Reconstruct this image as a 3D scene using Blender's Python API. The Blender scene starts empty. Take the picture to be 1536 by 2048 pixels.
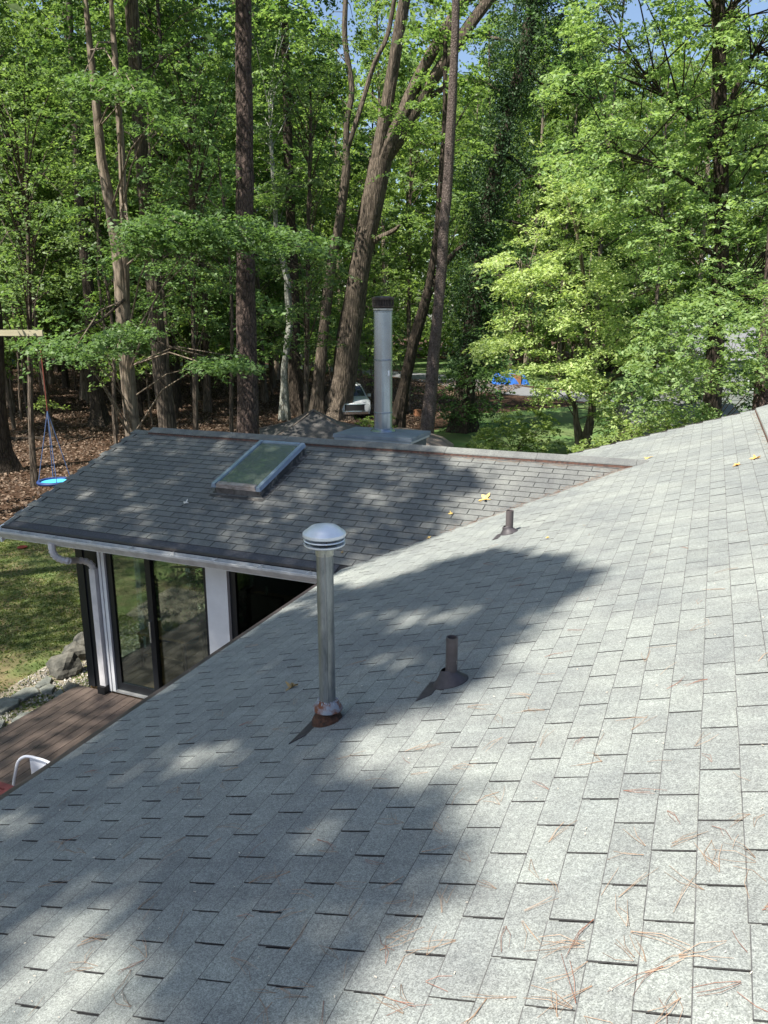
import bpy, bmesh, math, random
import numpy as np
from mathutils import Vector, Matrix, noise as mnoise

R = math.radians
PI = math.pi
scene = bpy.context.scene
COL = scene.collection
rng = np.random.default_rng(7)
random.seed(7)

# ------------------------------------------------------------------ camera, world, sun, exposure
F = 1540.0
PITCH = R(14.35)
YAW = R(22.67)
cam_d = bpy.data.cameras.new('camera')
cam = bpy.data.objects.new('camera', cam_d)
COL.objects.link(cam)
cam_d.sensor_fit = 'HORIZONTAL'
cam_d.sensor_width = 36
cam_d.lens = 36 * F / 1536
cam_d.clip_start = 0.05
cam_d.clip_end = 900
cam.location = (0, 0, 0)
cam.rotation_euler = (R(90) - PITCH, 0, YAW)
scene.camera = cam

SUN_EL, SUN_AZ = R(57), R(27)          # light travels towards +Y turned 27 deg to +X
S = np.array([-math.sin(SUN_AZ) * math.cos(SUN_EL), -math.cos(SUN_AZ) * math.cos(SUN_EL), math.sin(SUN_EL)])
world = bpy.data.worlds.new('World')
scene.world = world
world.use_nodes = True
wn = world.node_tree
wn.nodes.clear()
wo = wn.nodes.new('ShaderNodeOutputWorld')
wb = wn.nodes.new('ShaderNodeBackground')
sky = wn.nodes.new('ShaderNodeTexSky')
sky.sky_type = 'NISHITA'
sky.sun_disc = False
sky.sun_elevation = SUN_EL
sky.sun_rotation = math.atan2(S[0], S[1])
sky.air_density = 1.0
sky.dust_density = 1.2
sky.ozone_density = 1.0
wb.inputs['Strength'].default_value = 0.092
wn.links.new(sky.outputs[0], wb.inputs[0])
wn.links.new(wb.outputs[0], wo.inputs[0])
sd = bpy.data.lights.new('sun', 'SUN')
sd.energy = 5.0
sd.angle = R(0.55)
sd.color = (1.0, 0.95, 0.86)
sun = bpy.data.objects.new('sun', sd)
COL.objects.link(sun)
sun.rotation_euler = Vector(S).to_track_quat('Z', 'Y').to_euler()
sun.location = (-20, -40, 60)
scene.view_settings.view_transform = 'Standard'
scene.view_settings.look = 'None'
scene.view_settings.exposure = 1.12
scene.view_settings.gamma = 1
scene.view_settings.use_curve_mapping = False
scene.render.engine = 'CYCLES'
scene.cycles.max_bounces = 8
scene.cycles.diffuse_bounces = 3
scene.cycles.transmission_bounces = 5
scene.cycles.transparent_max_bounces = 10
scene.cycles.caustics_reflective = False
scene.cycles.caustics_refractive = False

# ------------------------------------------------------------------ geometry of the place (metres, camera at the origin)
GZ = -5.3
HC = 1.55          # roof below the photographer's eye
T = 0.32           # roof slope
XE = -3.50         # main eave
XR = 0.80          # main ridge
YF = 12.45         # far rake of the main roof
YE = 7.0           # wing eave
YR = 9.78          # wing ridge
ZE = T * XE - HC   # eave height
XL = -8.32         # wing rake
def zmain(x): return T * x - HC
def zwing(y): return ZE + T * (y - YE) if y <= YR else ZE + T * (YR - YE) - T * (y - YR)

cp, sp, cy, sy = math.cos(PITCH), math.sin(PITCH), math.cos(YAW), math.sin(YAW)
def ray(px, py):
    r = (px - 768) / F; v = -(py - 1024) / F
    fw = cp + v * sp; up = v * cp - sp
    return np.array([r * cy - fw * sy, fw * cy + r * sy, up])
def at(px, py, D):                     # point at D metres straight ahead (level distance)
    d = ray(px, py)
    return d * D / (-d[0] * sy + d[1] * cy)
def gp(px, py, z=GZ):
    d = ray(px, py)
    return d * z / d[2]
def gdist(px, py, z=GZ):
    p = gp(px, py, z)
    return -p[0] * sy + p[1] * cy
def on_main(px, py, off=0.0):
    d = ray(px, py); return d * (HC - off) / (T * d[0] - d[2])
def on_wing(px, py, off=0.0):
    d = ray(px, py); return d * (ZE - T * YE + off) / (d[2] - T * d[1])
def yplane(px, py, Y):
    d = ray(px, py); return d * Y / d[1]
def project(P):
    P = np.asarray(P, float)
    r = P[..., 0] * cy + P[..., 1] * sy; fw = -P[..., 0] * sy + P[..., 1] * cy; u = P[..., 2]
    cf = fw * cp - u * sp; cu = fw * sp + u * cp
    return 768 + F * r / cf, 1024 - F * cu / cf, cf

# ------------------------------------------------------------------ materials
def lin(c):
    return tuple(((x / 255) / 12.92 if x / 255 <= .04045 else ((x / 255 + .055) / 1.055) ** 2.4) for x in c) + (1,)
def mat(name, col=(.5, .5, .5), rough=.6, metal=0.0, spec=.4, var=0.0, scale=8.0, bump=0.0, bscale=30.0,
        col2=None, stretch=(1, 1, 1), detail=6, coord='pos', rand=None, lo=.35, hi=.65):
    m = bpy.data.materials.new(name)
    m.use_nodes = True
    nt = m.node_tree; N = nt.nodes; L = nt.links
    b = N['Principled BSDF']
    b.inputs['Roughness'].default_value = rough
    b.inputs['Metallic'].default_value = metal
    b.inputs['Specular IOR Level'].default_value = spec
    b.inputs['Base Color'].default_value = (*col[:3], 1)
    out = None
    if coord == 'pos':
        src = N.new('ShaderNodeNewGeometry').outputs['Position']
    else:
        src = N.new('ShaderNodeTexCoord').outputs['Object']
    mp = N.new('ShaderNodeMapping'); mp.inputs['Scale'].default_value = stretch
    L.new(src, mp.inputs['Vector'])
    if var or col2:
        nz = N.new('ShaderNodeTexNoise'); nz.inputs['Scale'].default_value = scale; nz.inputs['Detail'].default_value = detail
        nz.inputs['Roughness'].default_value = .65
        L.new(mp.outputs[0], nz.inputs['Vector'])
        rp = N.new('ShaderNodeValToRGB')
        c2 = col2 if col2 else tuple(c * (1 - var) for c in col)
        c1 = col if col2 else tuple(min(1, c * (1 + var)) for c in col)
        rp.color_ramp.elements[0].position = lo; rp.color_ramp.elements[0].color = (*c2[:3], 1)
        rp.color_ramp.elements[1].position = hi; rp.color_ramp.elements[1].color = (*c1[:3], 1)
        L.new(nz.outputs['Fac'], rp.inputs['Fac'])
        out = rp.outputs[0]
    if rand:
        if rand[0] == 'obj': rv = N.new('ShaderNodeObjectInfo').outputs['Random']
        else: rv = N.new('ShaderNodeNewGeometry').outputs['Random Per Island']
        mr = N.new('ShaderNodeMapRange'); mr.inputs['To Min'].default_value = 1 - rand[1]; mr.inputs['To Max'].default_value = 1 + rand[1]
        L.new(rv, mr.inputs['Value'])
        mx = N.new('ShaderNodeMix'); mx.data_type = 'RGBA'; mx.blend_type = 'MULTIPLY'; mx.inputs['Factor'].default_value = 1
        if out: L.new(out, mx.inputs['A'])
        else: mx.inputs['A'].default_value = (*col[:3], 1)
        L.new(mr.outputs[0], mx.inputs['B'])
        out = mx.outputs['Result']
    if out: L.new(out, b.inputs['Base Color'])
    if bump:
        nb = N.new('ShaderNodeTexNoise'); nb.inputs['Scale'].default_value = bscale; nb.inputs['Detail'].default_value = 5
        L.new(mp.outputs[0], nb.inputs['Vector'])
        bp = N.new('ShaderNodeBump'); bp.inputs['Strength'].default_value = bump; bp.inputs['Distance'].default_value = .02
        L.new(nb.outputs['Fac'], bp.inputs['Height'])
        L.new(bp.outputs[0], b.inputs['Normal'])
    m['o'] = 1
    return m

def shingle_mat(name, randkind, base, amt, streak=(.8, 9, .8)):
    """mineral granules: speckle of light and dark grains, blotches, tint per tab"""
    m = bpy.data.materials.new(name); m.use_nodes = True
    nt = m.node_tree; N = nt.nodes; L = nt.links; b = N['Principled BSDF']
    b.inputs['Roughness'].default_value = .85
    b.inputs['Specular IOR Level'].default_value = .35
    geo = N.new('ShaderNodeNewGeometry')
    def noise(sc, det, ro=.6):
        n = N.new('ShaderNodeTexNoise'); n.inputs['Scale'].default_value = sc; n.inputs['Detail'].default_value = det
        n.inputs['Roughness'].default_value = ro; L.new(geo.outputs['Position'], n.inputs['Vector']); return n
    def ramp(fac, a, c, ca, cc):
        r = N.new('ShaderNodeValToRGB'); r.color_ramp.elements[0].position = a; r.color_ramp.elements[1].position = c
        r.color_ramp.elements[0].color = (*ca, 1); r.color_ramp.elements[1].color = (*cc, 1); L.new(fac, r.inputs['Fac']); return r.outputs[0]
    def mul(a, c, f=1.0):
        x = N.new('ShaderNodeMix'); x.data_type = 'RGBA'; x.blend_type = 'MULTIPLY'; x.inputs['Factor'].default_value = f
        L.new(a, x.inputs['A']); L.new(c, x.inputs['B']); return x.outputs['Result']
    vor = N.new('ShaderNodeTexVoronoi'); vor.inputs['Scale'].default_value = 300
    L.new(geo.outputs['Position'], vor.inputs['Vector'])
    sep = N.new('ShaderNodeSeparateColor'); L.new(vor.outputs['Color'], sep.inputs[0])
    grain = ramp(sep.outputs[0], .0, 1.0, tuple(c * .62 for c in base), tuple(c * 1.32 for c in base))
    c2 = ramp(noise(70, 3).outputs['Fac'], .3, .7, (.84, .84, .85), (1.12, 1.12, 1.11))
    c3 = ramp(noise(1.3, 4).outputs['Fac'], .3, .7, (.80, .81, .84), (1.1, 1.1, 1.08))
    c5 = ramp(noise(7, 5, .7).outputs['Fac'], .35, .7, (.88, .88, .88), (1.06, 1.07, 1.05))
    mps = N.new('ShaderNodeMapping'); mps.inputs['Scale'].default_value = streak; L.new(geo.outputs['Position'], mps.inputs['Vector'])
    ns = N.new('ShaderNodeTexNoise'); ns.inputs['Scale'].default_value = 1.0; ns.inputs['Detail'].default_value = 6; ns.inputs['Roughness'].default_value = .7; L.new(mps.outputs[0], ns.inputs['Vector'])
    c6 = ramp(ns.outputs['Fac'], .32, .72, (.84, .83, .83), (1.07, 1.08, 1.06))
    out = mul(mul(mul(mul(grain, c2), c3), c5), c6)
    rv = N.new('ShaderNodeObjectInfo').outputs['Random'] if randkind == 'obj' else geo.outputs['Random Per Island']
    tr = N.new('ShaderNodeValToRGB'); e = tr.color_ramp.elements
    e[0].position = 0; e[0].color = (1 - amt * 1.7, 1 - amt * 1.65, 1 - amt * 1.6, 1)
    e[1].position = 1; e[1].color = (1 + amt * .8, 1 + amt * .85, 1 + amt * .75, 1)
    k = e.new(.12); k.color = (1 - amt * .6, 1 - amt * .6, 1 - amt * .5, 1)
    L.new(rv, tr.inputs['Fac'])
    out = mul(out, tr.outputs[0])
    L.new(out, b.inputs['Base Color'])
    bp = N.new('ShaderNodeBump'); bp.inputs['Strength'].default_value = .55; bp.inputs['Distance'].default_value = .0015
    L.new(sep.outputs[1], bp.inputs['Height']); L.new(bp.outputs[0], b.inputs['Normal'])
    return m

def leaf_mat(name, c1, c2, trans=.35, rough=.5):
    m = bpy.data.materials.new(name); m.use_nodes = True
    nt = m.node_tree; N = nt.nodes; L = nt.links; N.clear()
    o = N.new('ShaderNodeOutputMaterial')
    g = N.new('ShaderNodeNewGeometry'); oi = N.new('ShaderNodeObjectInfo')
    rp = N.new('ShaderNodeValToRGB'); e = rp.color_ramp.elements
    e[0].color = (*c1, 1); e[1].color = (*c2, 1); e[0].position = .05; e[1].position = .95
    L.new(g.outputs['Random Per Island'], rp.inputs['Fac'])
    mr = N.new('ShaderNodeMapRange'); mr.inputs['To Min'].default_value = .8; mr.inputs['To Max'].default_value = 1.2
    L.new(oi.outputs['Random'], mr.inputs['Value'])
    mx = N.new('ShaderNodeMix'); mx.data_type = 'RGBA'; mx.blend_type = 'MULTIPLY'; mx.inputs['Factor'].default_value = 1
    L.new(rp.outputs[0], mx.inputs['A']); L.new(mr.outputs[0], mx.inputs['B'])
    p = N.new('ShaderNodeBsdfPrincipled'); p.inputs['Roughness'].default_value = rough; p.inputs['Specular IOR Level'].default_value = .4
    L.new(mx.outputs['Result'], p.inputs['Base Color'])
    t = N.new('ShaderNodeBsdfTranslucent')
    mt = N.new('ShaderNodeMix'); mt.data_type = 'RGBA'; mt.blend_type = 'MULTIPLY'; mt.inputs['Factor'].default_value = 1
    mt.inputs['B'].default_value = (1.55, 1.6, .95, 1)
    L.new(mx.outputs['Result'], mt.inputs['A']); L.new(mt.outputs['Result'], t.inputs['Color'])
    ms = N.new('ShaderNodeMixShader'); ms.inputs[0].default_value = trans
    L.new(p.outputs[0], ms.inputs[1]); L.new(t.outputs[0], ms.inputs[2]); L.new(ms.outputs[0], o.inputs[0])
    return m

def bark_mat(name, c1, c2, scale=6, st=(1, 1, .22), bump=.9):
    m = bpy.data.materials.new(name); m.use_nodes = True
    nt = m.node_tree; N = nt.nodes; L = nt.links; b = N['Principled BSDF']
    b.inputs['Roughness'].default_value = .9; b.inputs['Specular IOR Level'].default_value = .2
    g = N.new('ShaderNodeNewGeometry'); mp = N.new('ShaderNodeMapping'); mp.inputs['Scale'].default_value = st
    L.new(g.outputs['Position'], mp.inputs['Vector'])
    v = N.new('ShaderNodeTexVoronoi'); v.feature = 'DISTANCE_TO_EDGE'; v.inputs['Scale'].default_value = scale * 2
    n = N.new('ShaderNodeTexNoise'); n.inputs['Scale'].default_value = scale; n.inputs['Detail'].default_value = 8; n.inputs['Roughness'].default_value = .7
    L.new(mp.outputs[0], n.inputs['Vector'])
    ad = N.new('ShaderNodeVectorMath'); ad.operation = 'MULTIPLY_ADD'; ad.inputs[1].default_value = (.12, .12, .12)
    L.new(n.outputs['Color'], ad.inputs[0]); L.new(mp.outputs[0], ad.inputs[2]); L.new(ad.outputs[0], v.inputs['Vector'])
    mu = N.new('ShaderNodeMath'); mu.operation = 'MULTIPLY_ADD'; mu.inputs[1].default_value = 1.6
    L.new(v.outputs['Distance'], mu.inputs[0]); L.new(n.outputs['Fac'], mu.inputs[2])
    rp = N.new('ShaderNodeValToRGB'); e = rp.color_ramp.elements
    e[0].position = .42; e[0].color = (*c2, 1); e[1].position = .85; e[1].color = (*c1, 1)
    L.new(mu.outputs[0], rp.inputs['Fac']); L.new(rp.outputs[0], b.inputs['Base Color'])
    bp = N.new('ShaderNodeBump'); bp.inputs['Strength'].default_value = bump; bp.inputs['Distance'].default_value = .07
    L.new(mu.outputs[0], bp.inputs['Height']); L.new(bp.outputs[0], b.inputs['Normal'])
    return m

def glass_mat(name, tint, gloss=.12):
    m = bpy.data.materials.new(name); m.use_nodes = True
    nt = m.node_tree; N = nt.nodes; L = nt.links; N.clear()
    o = N.new('ShaderNodeOutputMaterial'); t = N.new('ShaderNodeBsdfTransparent'); t.inputs[0].default_value = (*tint, 1)
    g = N.new('ShaderNodeBsdfGlossy'); g.inputs['Roughness'].default_value = .01
    f = N.new('ShaderNodeFresnel'); f.inputs[0].default_value = 1.5
    a = N.new('ShaderNodeMath'); a.operation = 'MULTIPLY_ADD'; a.inputs[1].default_value = .55; a.inputs[2].default_value = gloss - .08
    L.new(f.outputs[0], a.inputs[0])
    ms = N.new('ShaderNodeMixShader'); L.new(a.outputs[0], ms.inputs[0]); L.new(t.outputs[0], ms.inputs[1]); L.new(g.outputs[0], ms.inputs[2])
    L.new(ms.outputs[0], o.inputs[0])
    return m

M = {}
SH = (.256, .270, .258)
M['sh_main'] = shingle_mat('shingle_light', 'obj', SH, .065)
M['sh_main_i'] = shingle_mat('shingle_light_joined', 'island', SH, .065)
M['sh_wing'] = shingle_mat('shingle_wing', 'obj', (.172, .175, .168), .035, (9, .8, .8))
M['sh_wing_i'] = shingle_mat('shingle_wing_joined', 'island', (.172, .175, .168), .035, (9, .8, .8))
M['asphalt_edge'] = mat('asphalt_edge', (.075, .074, .072), .9, col2=(.03, .03, .03), scale=60)
M['worn_edge'] = mat('granule_worn_edge', (.12, .12, .118), .9, col2=(.05, .05, .05), scale=25)
M['felt'] = mat('roofing_felt', (.022, .022, .024), .95)
M['drip'] = mat('drip_edge_brown', (.045, .036, .036), .5, var=.2, scale=10)
M['starter'] = mat('starter_strip', (.06, .062, .07), .9, var=.25, scale=40)
M['white_paint'] = mat('white_paint', (.72, .73, .74), .45, var=.05, scale=5)
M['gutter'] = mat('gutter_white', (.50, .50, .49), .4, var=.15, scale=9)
M['downspout'] = mat('downspout_white', (.60, .58, .58), .45, var=.08, scale=6)
M['black_frame'] = mat('dark_frame', (.012, .014, .017), .35)
M['grey_sill'] = mat('aluminium_sill', (.35, .36, .36), .4, .4)
M['post_green'] = mat('white_mullion', (.55, .60, .58), .5)
M['floor_wood'] = mat('oak_floor', (.42, .23, .09), .4, var=.25, scale=5, stretch=(8, .8, 1))
M['deck'] = mat('deck_board_brown', (.098, .074, .062), .6, var=.22, scale=6, stretch=(5, .5, 1), bump=.2, bscale=60, rand=('obj', .1))
M['deck_dark'] = mat('deck_joist', (.02, .015, .012), .9)
M['galv'] = mat('galvanised_steel', (.33, .35, .36), .40, .75, col2=(.17, .19, .20), scale=22, stretch=(1, 1, .3))
M['galv2'] = mat('chimney_grey_metal', (.33, .39, .46), .24, .82, var=.07, scale=5)
M['cap_white'] = mat('cap_pale_metal', (.72, .76, .80), .35, .35, var=.06, scale=10)
M['collar'] = mat('collar_metal', (.55, .55, .5), .4, .6, col2=(.3, .3, .27), scale=30)
M['rust'] = mat('rusty_collar', (.24, .26, .29), .6, .3, col2=(.16, .055, .025), scale=16, lo=.42, hi=.56)
M['rust_dark'] = mat('rust_deep', (.10, .045, .025), .85, col2=(.03, .018, .012), scale=40, bump=.6, bscale=80)
M['rust_cap'] = mat('brown_steel_cap', (.08, .066, .06), .5, .5, col2=(.035, .028, .025), scale=20)
M['sealant'] = mat('sealant', (.30, .33, .37), .6, var=.3, scale=60)
M['pvc'] = mat('painted_pipe_brown', (.085, .072, .072), .5, var=.15, scale=20)
M['pvc_worn'] = mat('painted_pipe_worn', (.085, .072, .072), .6, col2=(.28, .26, .22), scale=40, lo=.34, hi=.42)
M['flash'] = mat('flashing_dark', (.048, .042, .046), .55, var=.25, scale=20)
M['black'] = mat('black', (.008, .008, .009), .6)
M['sky_frame'] = mat('skylight_cladding', (.36, .44, .57), .26, .5, var=.1, scale=8)
M['sky_front'] = mat('skylight_weathered_front', (.46, .40, .38), .5, .3, col2=(.2, .17, .15), scale=12, stretch=(1, 1, 4))
M['curb'] = mat('skylight_curb', (.05, .048, .046), .8, col2=(.30, .27, .23), scale=7, lo=.3, hi=.5)
M['curb_face'] = mat('curb_flashing', (.22, .2, .19), .7, col2=(.07, .06, .055), scale=7)
M['sky_shaft'] = mat('shaft_paint', (.42, .46, .40), .8, col2=(.26, .32, .24), scale=4)
M['glass'] = glass_mat('window_glass', (.86, .93, .88), .09)
M['glass_dark'] = glass_mat('dark_window_glass', (.32, .36, .34), .05)
M['glass_sky'] = glass_mat('skylight_glass', (.75, .88, .76), .08)
def dusty(m, col, f):
    nt = m.node_tree; N = nt.nodes; L = nt.links; o = [n for n in N if n.type == 'OUTPUT_MATERIAL'][0]; src = o.inputs[0].links[0].from_socket
    d = N.new('ShaderNodeBsdfDiffuse'); d.inputs[0].default_value = (*col, 1); ms = N.new('ShaderNodeMixShader'); ms.inputs[0].default_value = f
    L.new(src, ms.inputs[1]); L.new(d.outputs[0], ms.inputs[2]); L.new(ms.outputs[0], o.inputs[0])
dusty(M['glass_sky'], (.21, .245, .205), .45)
M['vent_under'] = mat('ridge_vent_baffle', (.045, .03, .028), .8, col2=(.14, .07, .05), scale=30)
M['chase_metal'] = mat('chase_cap_metal', (.19, .225, .26), .55, .35, var=.14, scale=5)
M['chase_edge'] = mat('chase_edge_light', (.42, .45, .46), .5, .2)
M['chase_side'] = mat('chase_siding', (.10, .11, .10), .8)
M['canvas_dark'] = mat('gazebo_canvas', (.072, .068, .064), .85, var=.25, scale=2, bump=.5, bscale=3)
M['canvas_tan'] = mat('tan_canvas', (.13, .105, .085), .85, var=.3, scale=3)
M['gz_pole'] = mat('gazebo_pole', (.04, .035, .03), .5, .4)
M['needle'] = mat('pine_needle_dry', (.30, .195, .125), .7, rand=('isl', .4))
M['needle_dark'] = mat('pine_needle_old', (.24, .10, .06), .8, rand=('isl', .4))
M['debris'] = mat('pale_debris', (.62, .56, .46), .8, rand=('isl', .3))
M['yellow_leaf'] = mat('yellow_leaf', (.70, .48, .14), .6, var=.2, scale=25)
M['tan_leaf'] = mat('tan_leaf', (.36, .25, .10), .7, col2=(.16, .11, .05), scale=30)
M['orange_leaf'] = mat('orange_leaf', (.66, .36, .10), .7, var=.2, scale=25)
M['pale_leaf'] = mat('pale_leaf', (.55, .52, .46), .7, var=.2, scale=25)
M['stone'] = mat('grey_field_stone', (.14, .132, .11), .9, col2=(.05, .05, .042), scale=6, bump=.8, bscale=12)
M['flag'] = mat('flagstone', (.24, .25, .22), .85, col2=(.11, .115, .095), scale=4, bump=.5, bscale=14)
M['gravel'] = mat('river_gravel', (.34, .32, .28), .8, rand=('isl', .5))
M['gravel_base'] = mat('gravel_bed_soil', (.16, .13, .09), .95, col2=(.30, .27, .21), scale=22)
M['asphalt'] = mat('street_asphalt', (.16, .165, .17), .9, var=.15, scale=3)
M['car_white'] = mat('car_paint_white', (.50, .52, .53), .25, 0, .6)
M['car_blue'] = mat('car_paint_blue', (.02, .03, .25), .25, 0, .6)
M['car_glass'] = mat('car_glass', (.015, .02, .022), .08, 0, .8)
M['tyre'] = mat('tyre', (.015, .015, .015), .8)
M['chrome'] = mat('chrome', (.7, .72, .74), .2, .9)
M['lamp'] = mat('headlight_glass', (.6, .62, .64), .15, .3)
M['swing_dark'] = mat('swing_rim_blue', (.012, .035, .14), .6)
M['swing_light'] = mat('swing_mat_cyan', (.06, .42, .72), .7)
M['rope_blue'] = mat('rope_blue', (.07, .11, .22), .8)
M['rope_red'] = mat('rope_red', (.20, .05, .035), .8)
M['beam'] = mat('beam_timber', (.38, .34, .23), .7, var=.15, scale=3, stretch=(1, 1, 6))
M['tarp'] = mat('blue_tarp', (.025, .12, .42), .5, var=.25, scale=3)
M['stump_wood'] = mat('stump_wood', (.22, .10, .05), .9, var=.3, scale=8)
M['red'] = mat('red_plastic', (.20, .025, .02), .5)
M['red_table'] = mat('dark_red_table', (.085, .022, .025), .5, var=.2, scale=9)
M['white_chair'] = mat('chair_white_enamel', (.80, .82, .86), .3)
M['siding'] = mat('siding_grey', (.24, .25, .245), .7, var=.08, scale=2)
M['roof_far'] = mat('far_roof', (.16, .165, .17), .9, var=.15, scale=6)
M['terracotta'] = mat('pot_grey_green', (.12, .15, .14), .6)
M['dark_wood'] = mat('dark_wood', (.10, .05, .025), .5, var=.2, scale=8)
M['lamp_shade'] = mat('dark_lampshade', (.10, .10, .05), .8)
M['woven'] = mat('woven', (.11, .08, .05), .8)

M['bark_pine'] = bark_mat('bark_pine', (.135, .098, .083), (.028, .022, .02), 5.5, (1, 1, .45))
M['bark_oak'] = bark_mat('bark_oak', (.16, .128, .098), (.045, .036, .028), 5, (1, 1, .16))
M['bark_pale'] = bark_mat('bark_pale', (.24, .195, .15), (.09, .07, .052), 4, (1, 1, .2), .5)
M['bark_dark'] = bark_mat('bark_dark', (.085, .066, .05), (.022, .018, .014), 6, (1, 1, .2))
M['bark_birch'] = bark_mat('bark_lichen', (.32, .33, .29), (.11, .10, .08), 5, (1, 1, .5), .3)
M['bark_red'] = bark_mat('bark_reddish_pine', (.215, .172, .150), (.065, .05, .044), 10, (1, 1, .6))

M['lf_forest'] = leaf_mat('leaf_forest', (.080, .148, .045), (.205, .295, .098), .47)
M['lf_deep'] = leaf_mat('leaf_deep', (.045, .095, .032), (.120, .200, .064), .40)
M['lf_maple'] = leaf_mat('leaf_maple', (.095, .178, .058), (.185, .295, .105), .42)
M['lf_hick'] = leaf_mat('leaf_hickory', (.118, .198, .068), (.255, .345, .135), .42)
M['lf_dog'] = leaf_mat('leaf_dogwood', (.225, .310, .105), (.395, .465, .195), .42)
M['lf_ivy'] = leaf_mat('leaf_ivy', (.024, .058, .022), (.060, .120, .042), .25, .6)
M['lf_far'] = leaf_mat('leaf_far', (.115, .190, .050), (.240, .330, .095), .48)
M['lf_bush'] = leaf_mat('leaf_bush', (.15, .23, .06), (.29, .37, .12), .42)
M['lf_litter'] = leaf_mat('leaf_litter', (.040, .026, .017), (.22, .155, .108), .05, .8)
M['lf_grass'] = leaf_mat('grass_blade', (.075, .125, .028), (.17, .18, .06), .3)
M['lf_house'] = leaf_mat('house_plant_leaf', (.03, .09, .03), (.06, .16, .05), .3)

def ground_mat():
    m = bpy.data.materials.new('forest_floor_soil'); m.use_nodes = True
    nt = m.node_tree; N = nt.nodes; L = nt.links; b = N['Principled BSDF']; b.inputs['Roughness'].default_value = .95
    b.inputs['Specular IOR Level'].default_value = .1
    g = N.new('ShaderNodeNewGeometry')
    n = N.new('ShaderNodeTexNoise'); n.inputs['Scale'].default_value = 9; n.inputs['Detail'].default_value = 10; n.inputs['Roughness'].default_value = .8
    L.new(g.outputs['Position'], n.inputs['Vector'])
    r = N.new('ShaderNodeValToRGB'); e = r.color_ramp.elements
    e[0].position = .36; e[0].color = (.022, .014, .009, 1); e[1].position = .72; e[1].color = (.19, .12, .08, 1)
    k = e.new(.54); k.color = (.078, .047, .031, 1)
    L.new(n.outputs['Fac'], r.inputs['Fac']); L.new(r.outputs[0], b.inputs['Base Color'])
    bp = N.new('ShaderNodeBump'); bp.inputs['Strength'].default_value = 1; bp.inputs['Distance'].default_value = .05
    L.new(n.outputs['Fac'], bp.inputs['Height']); L.new(bp.outputs[0], b.inputs['Normal'])
    return m
M['floor_forest'] = ground_mat()
M['lawn'] = mat('lawn_patchy', (.085, .12, .032), .95, col2=(.155, .125, .062), scale=1.3, bump=.8, bscale=25, detail=10, lo=.40, hi=.58)
M['lawn_green'] = mat('lawn_green', (.07, .15, .035), .95, col2=(.10, .13, .045), scale=.5, bump=.6, bscale=12, detail=8)

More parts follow.
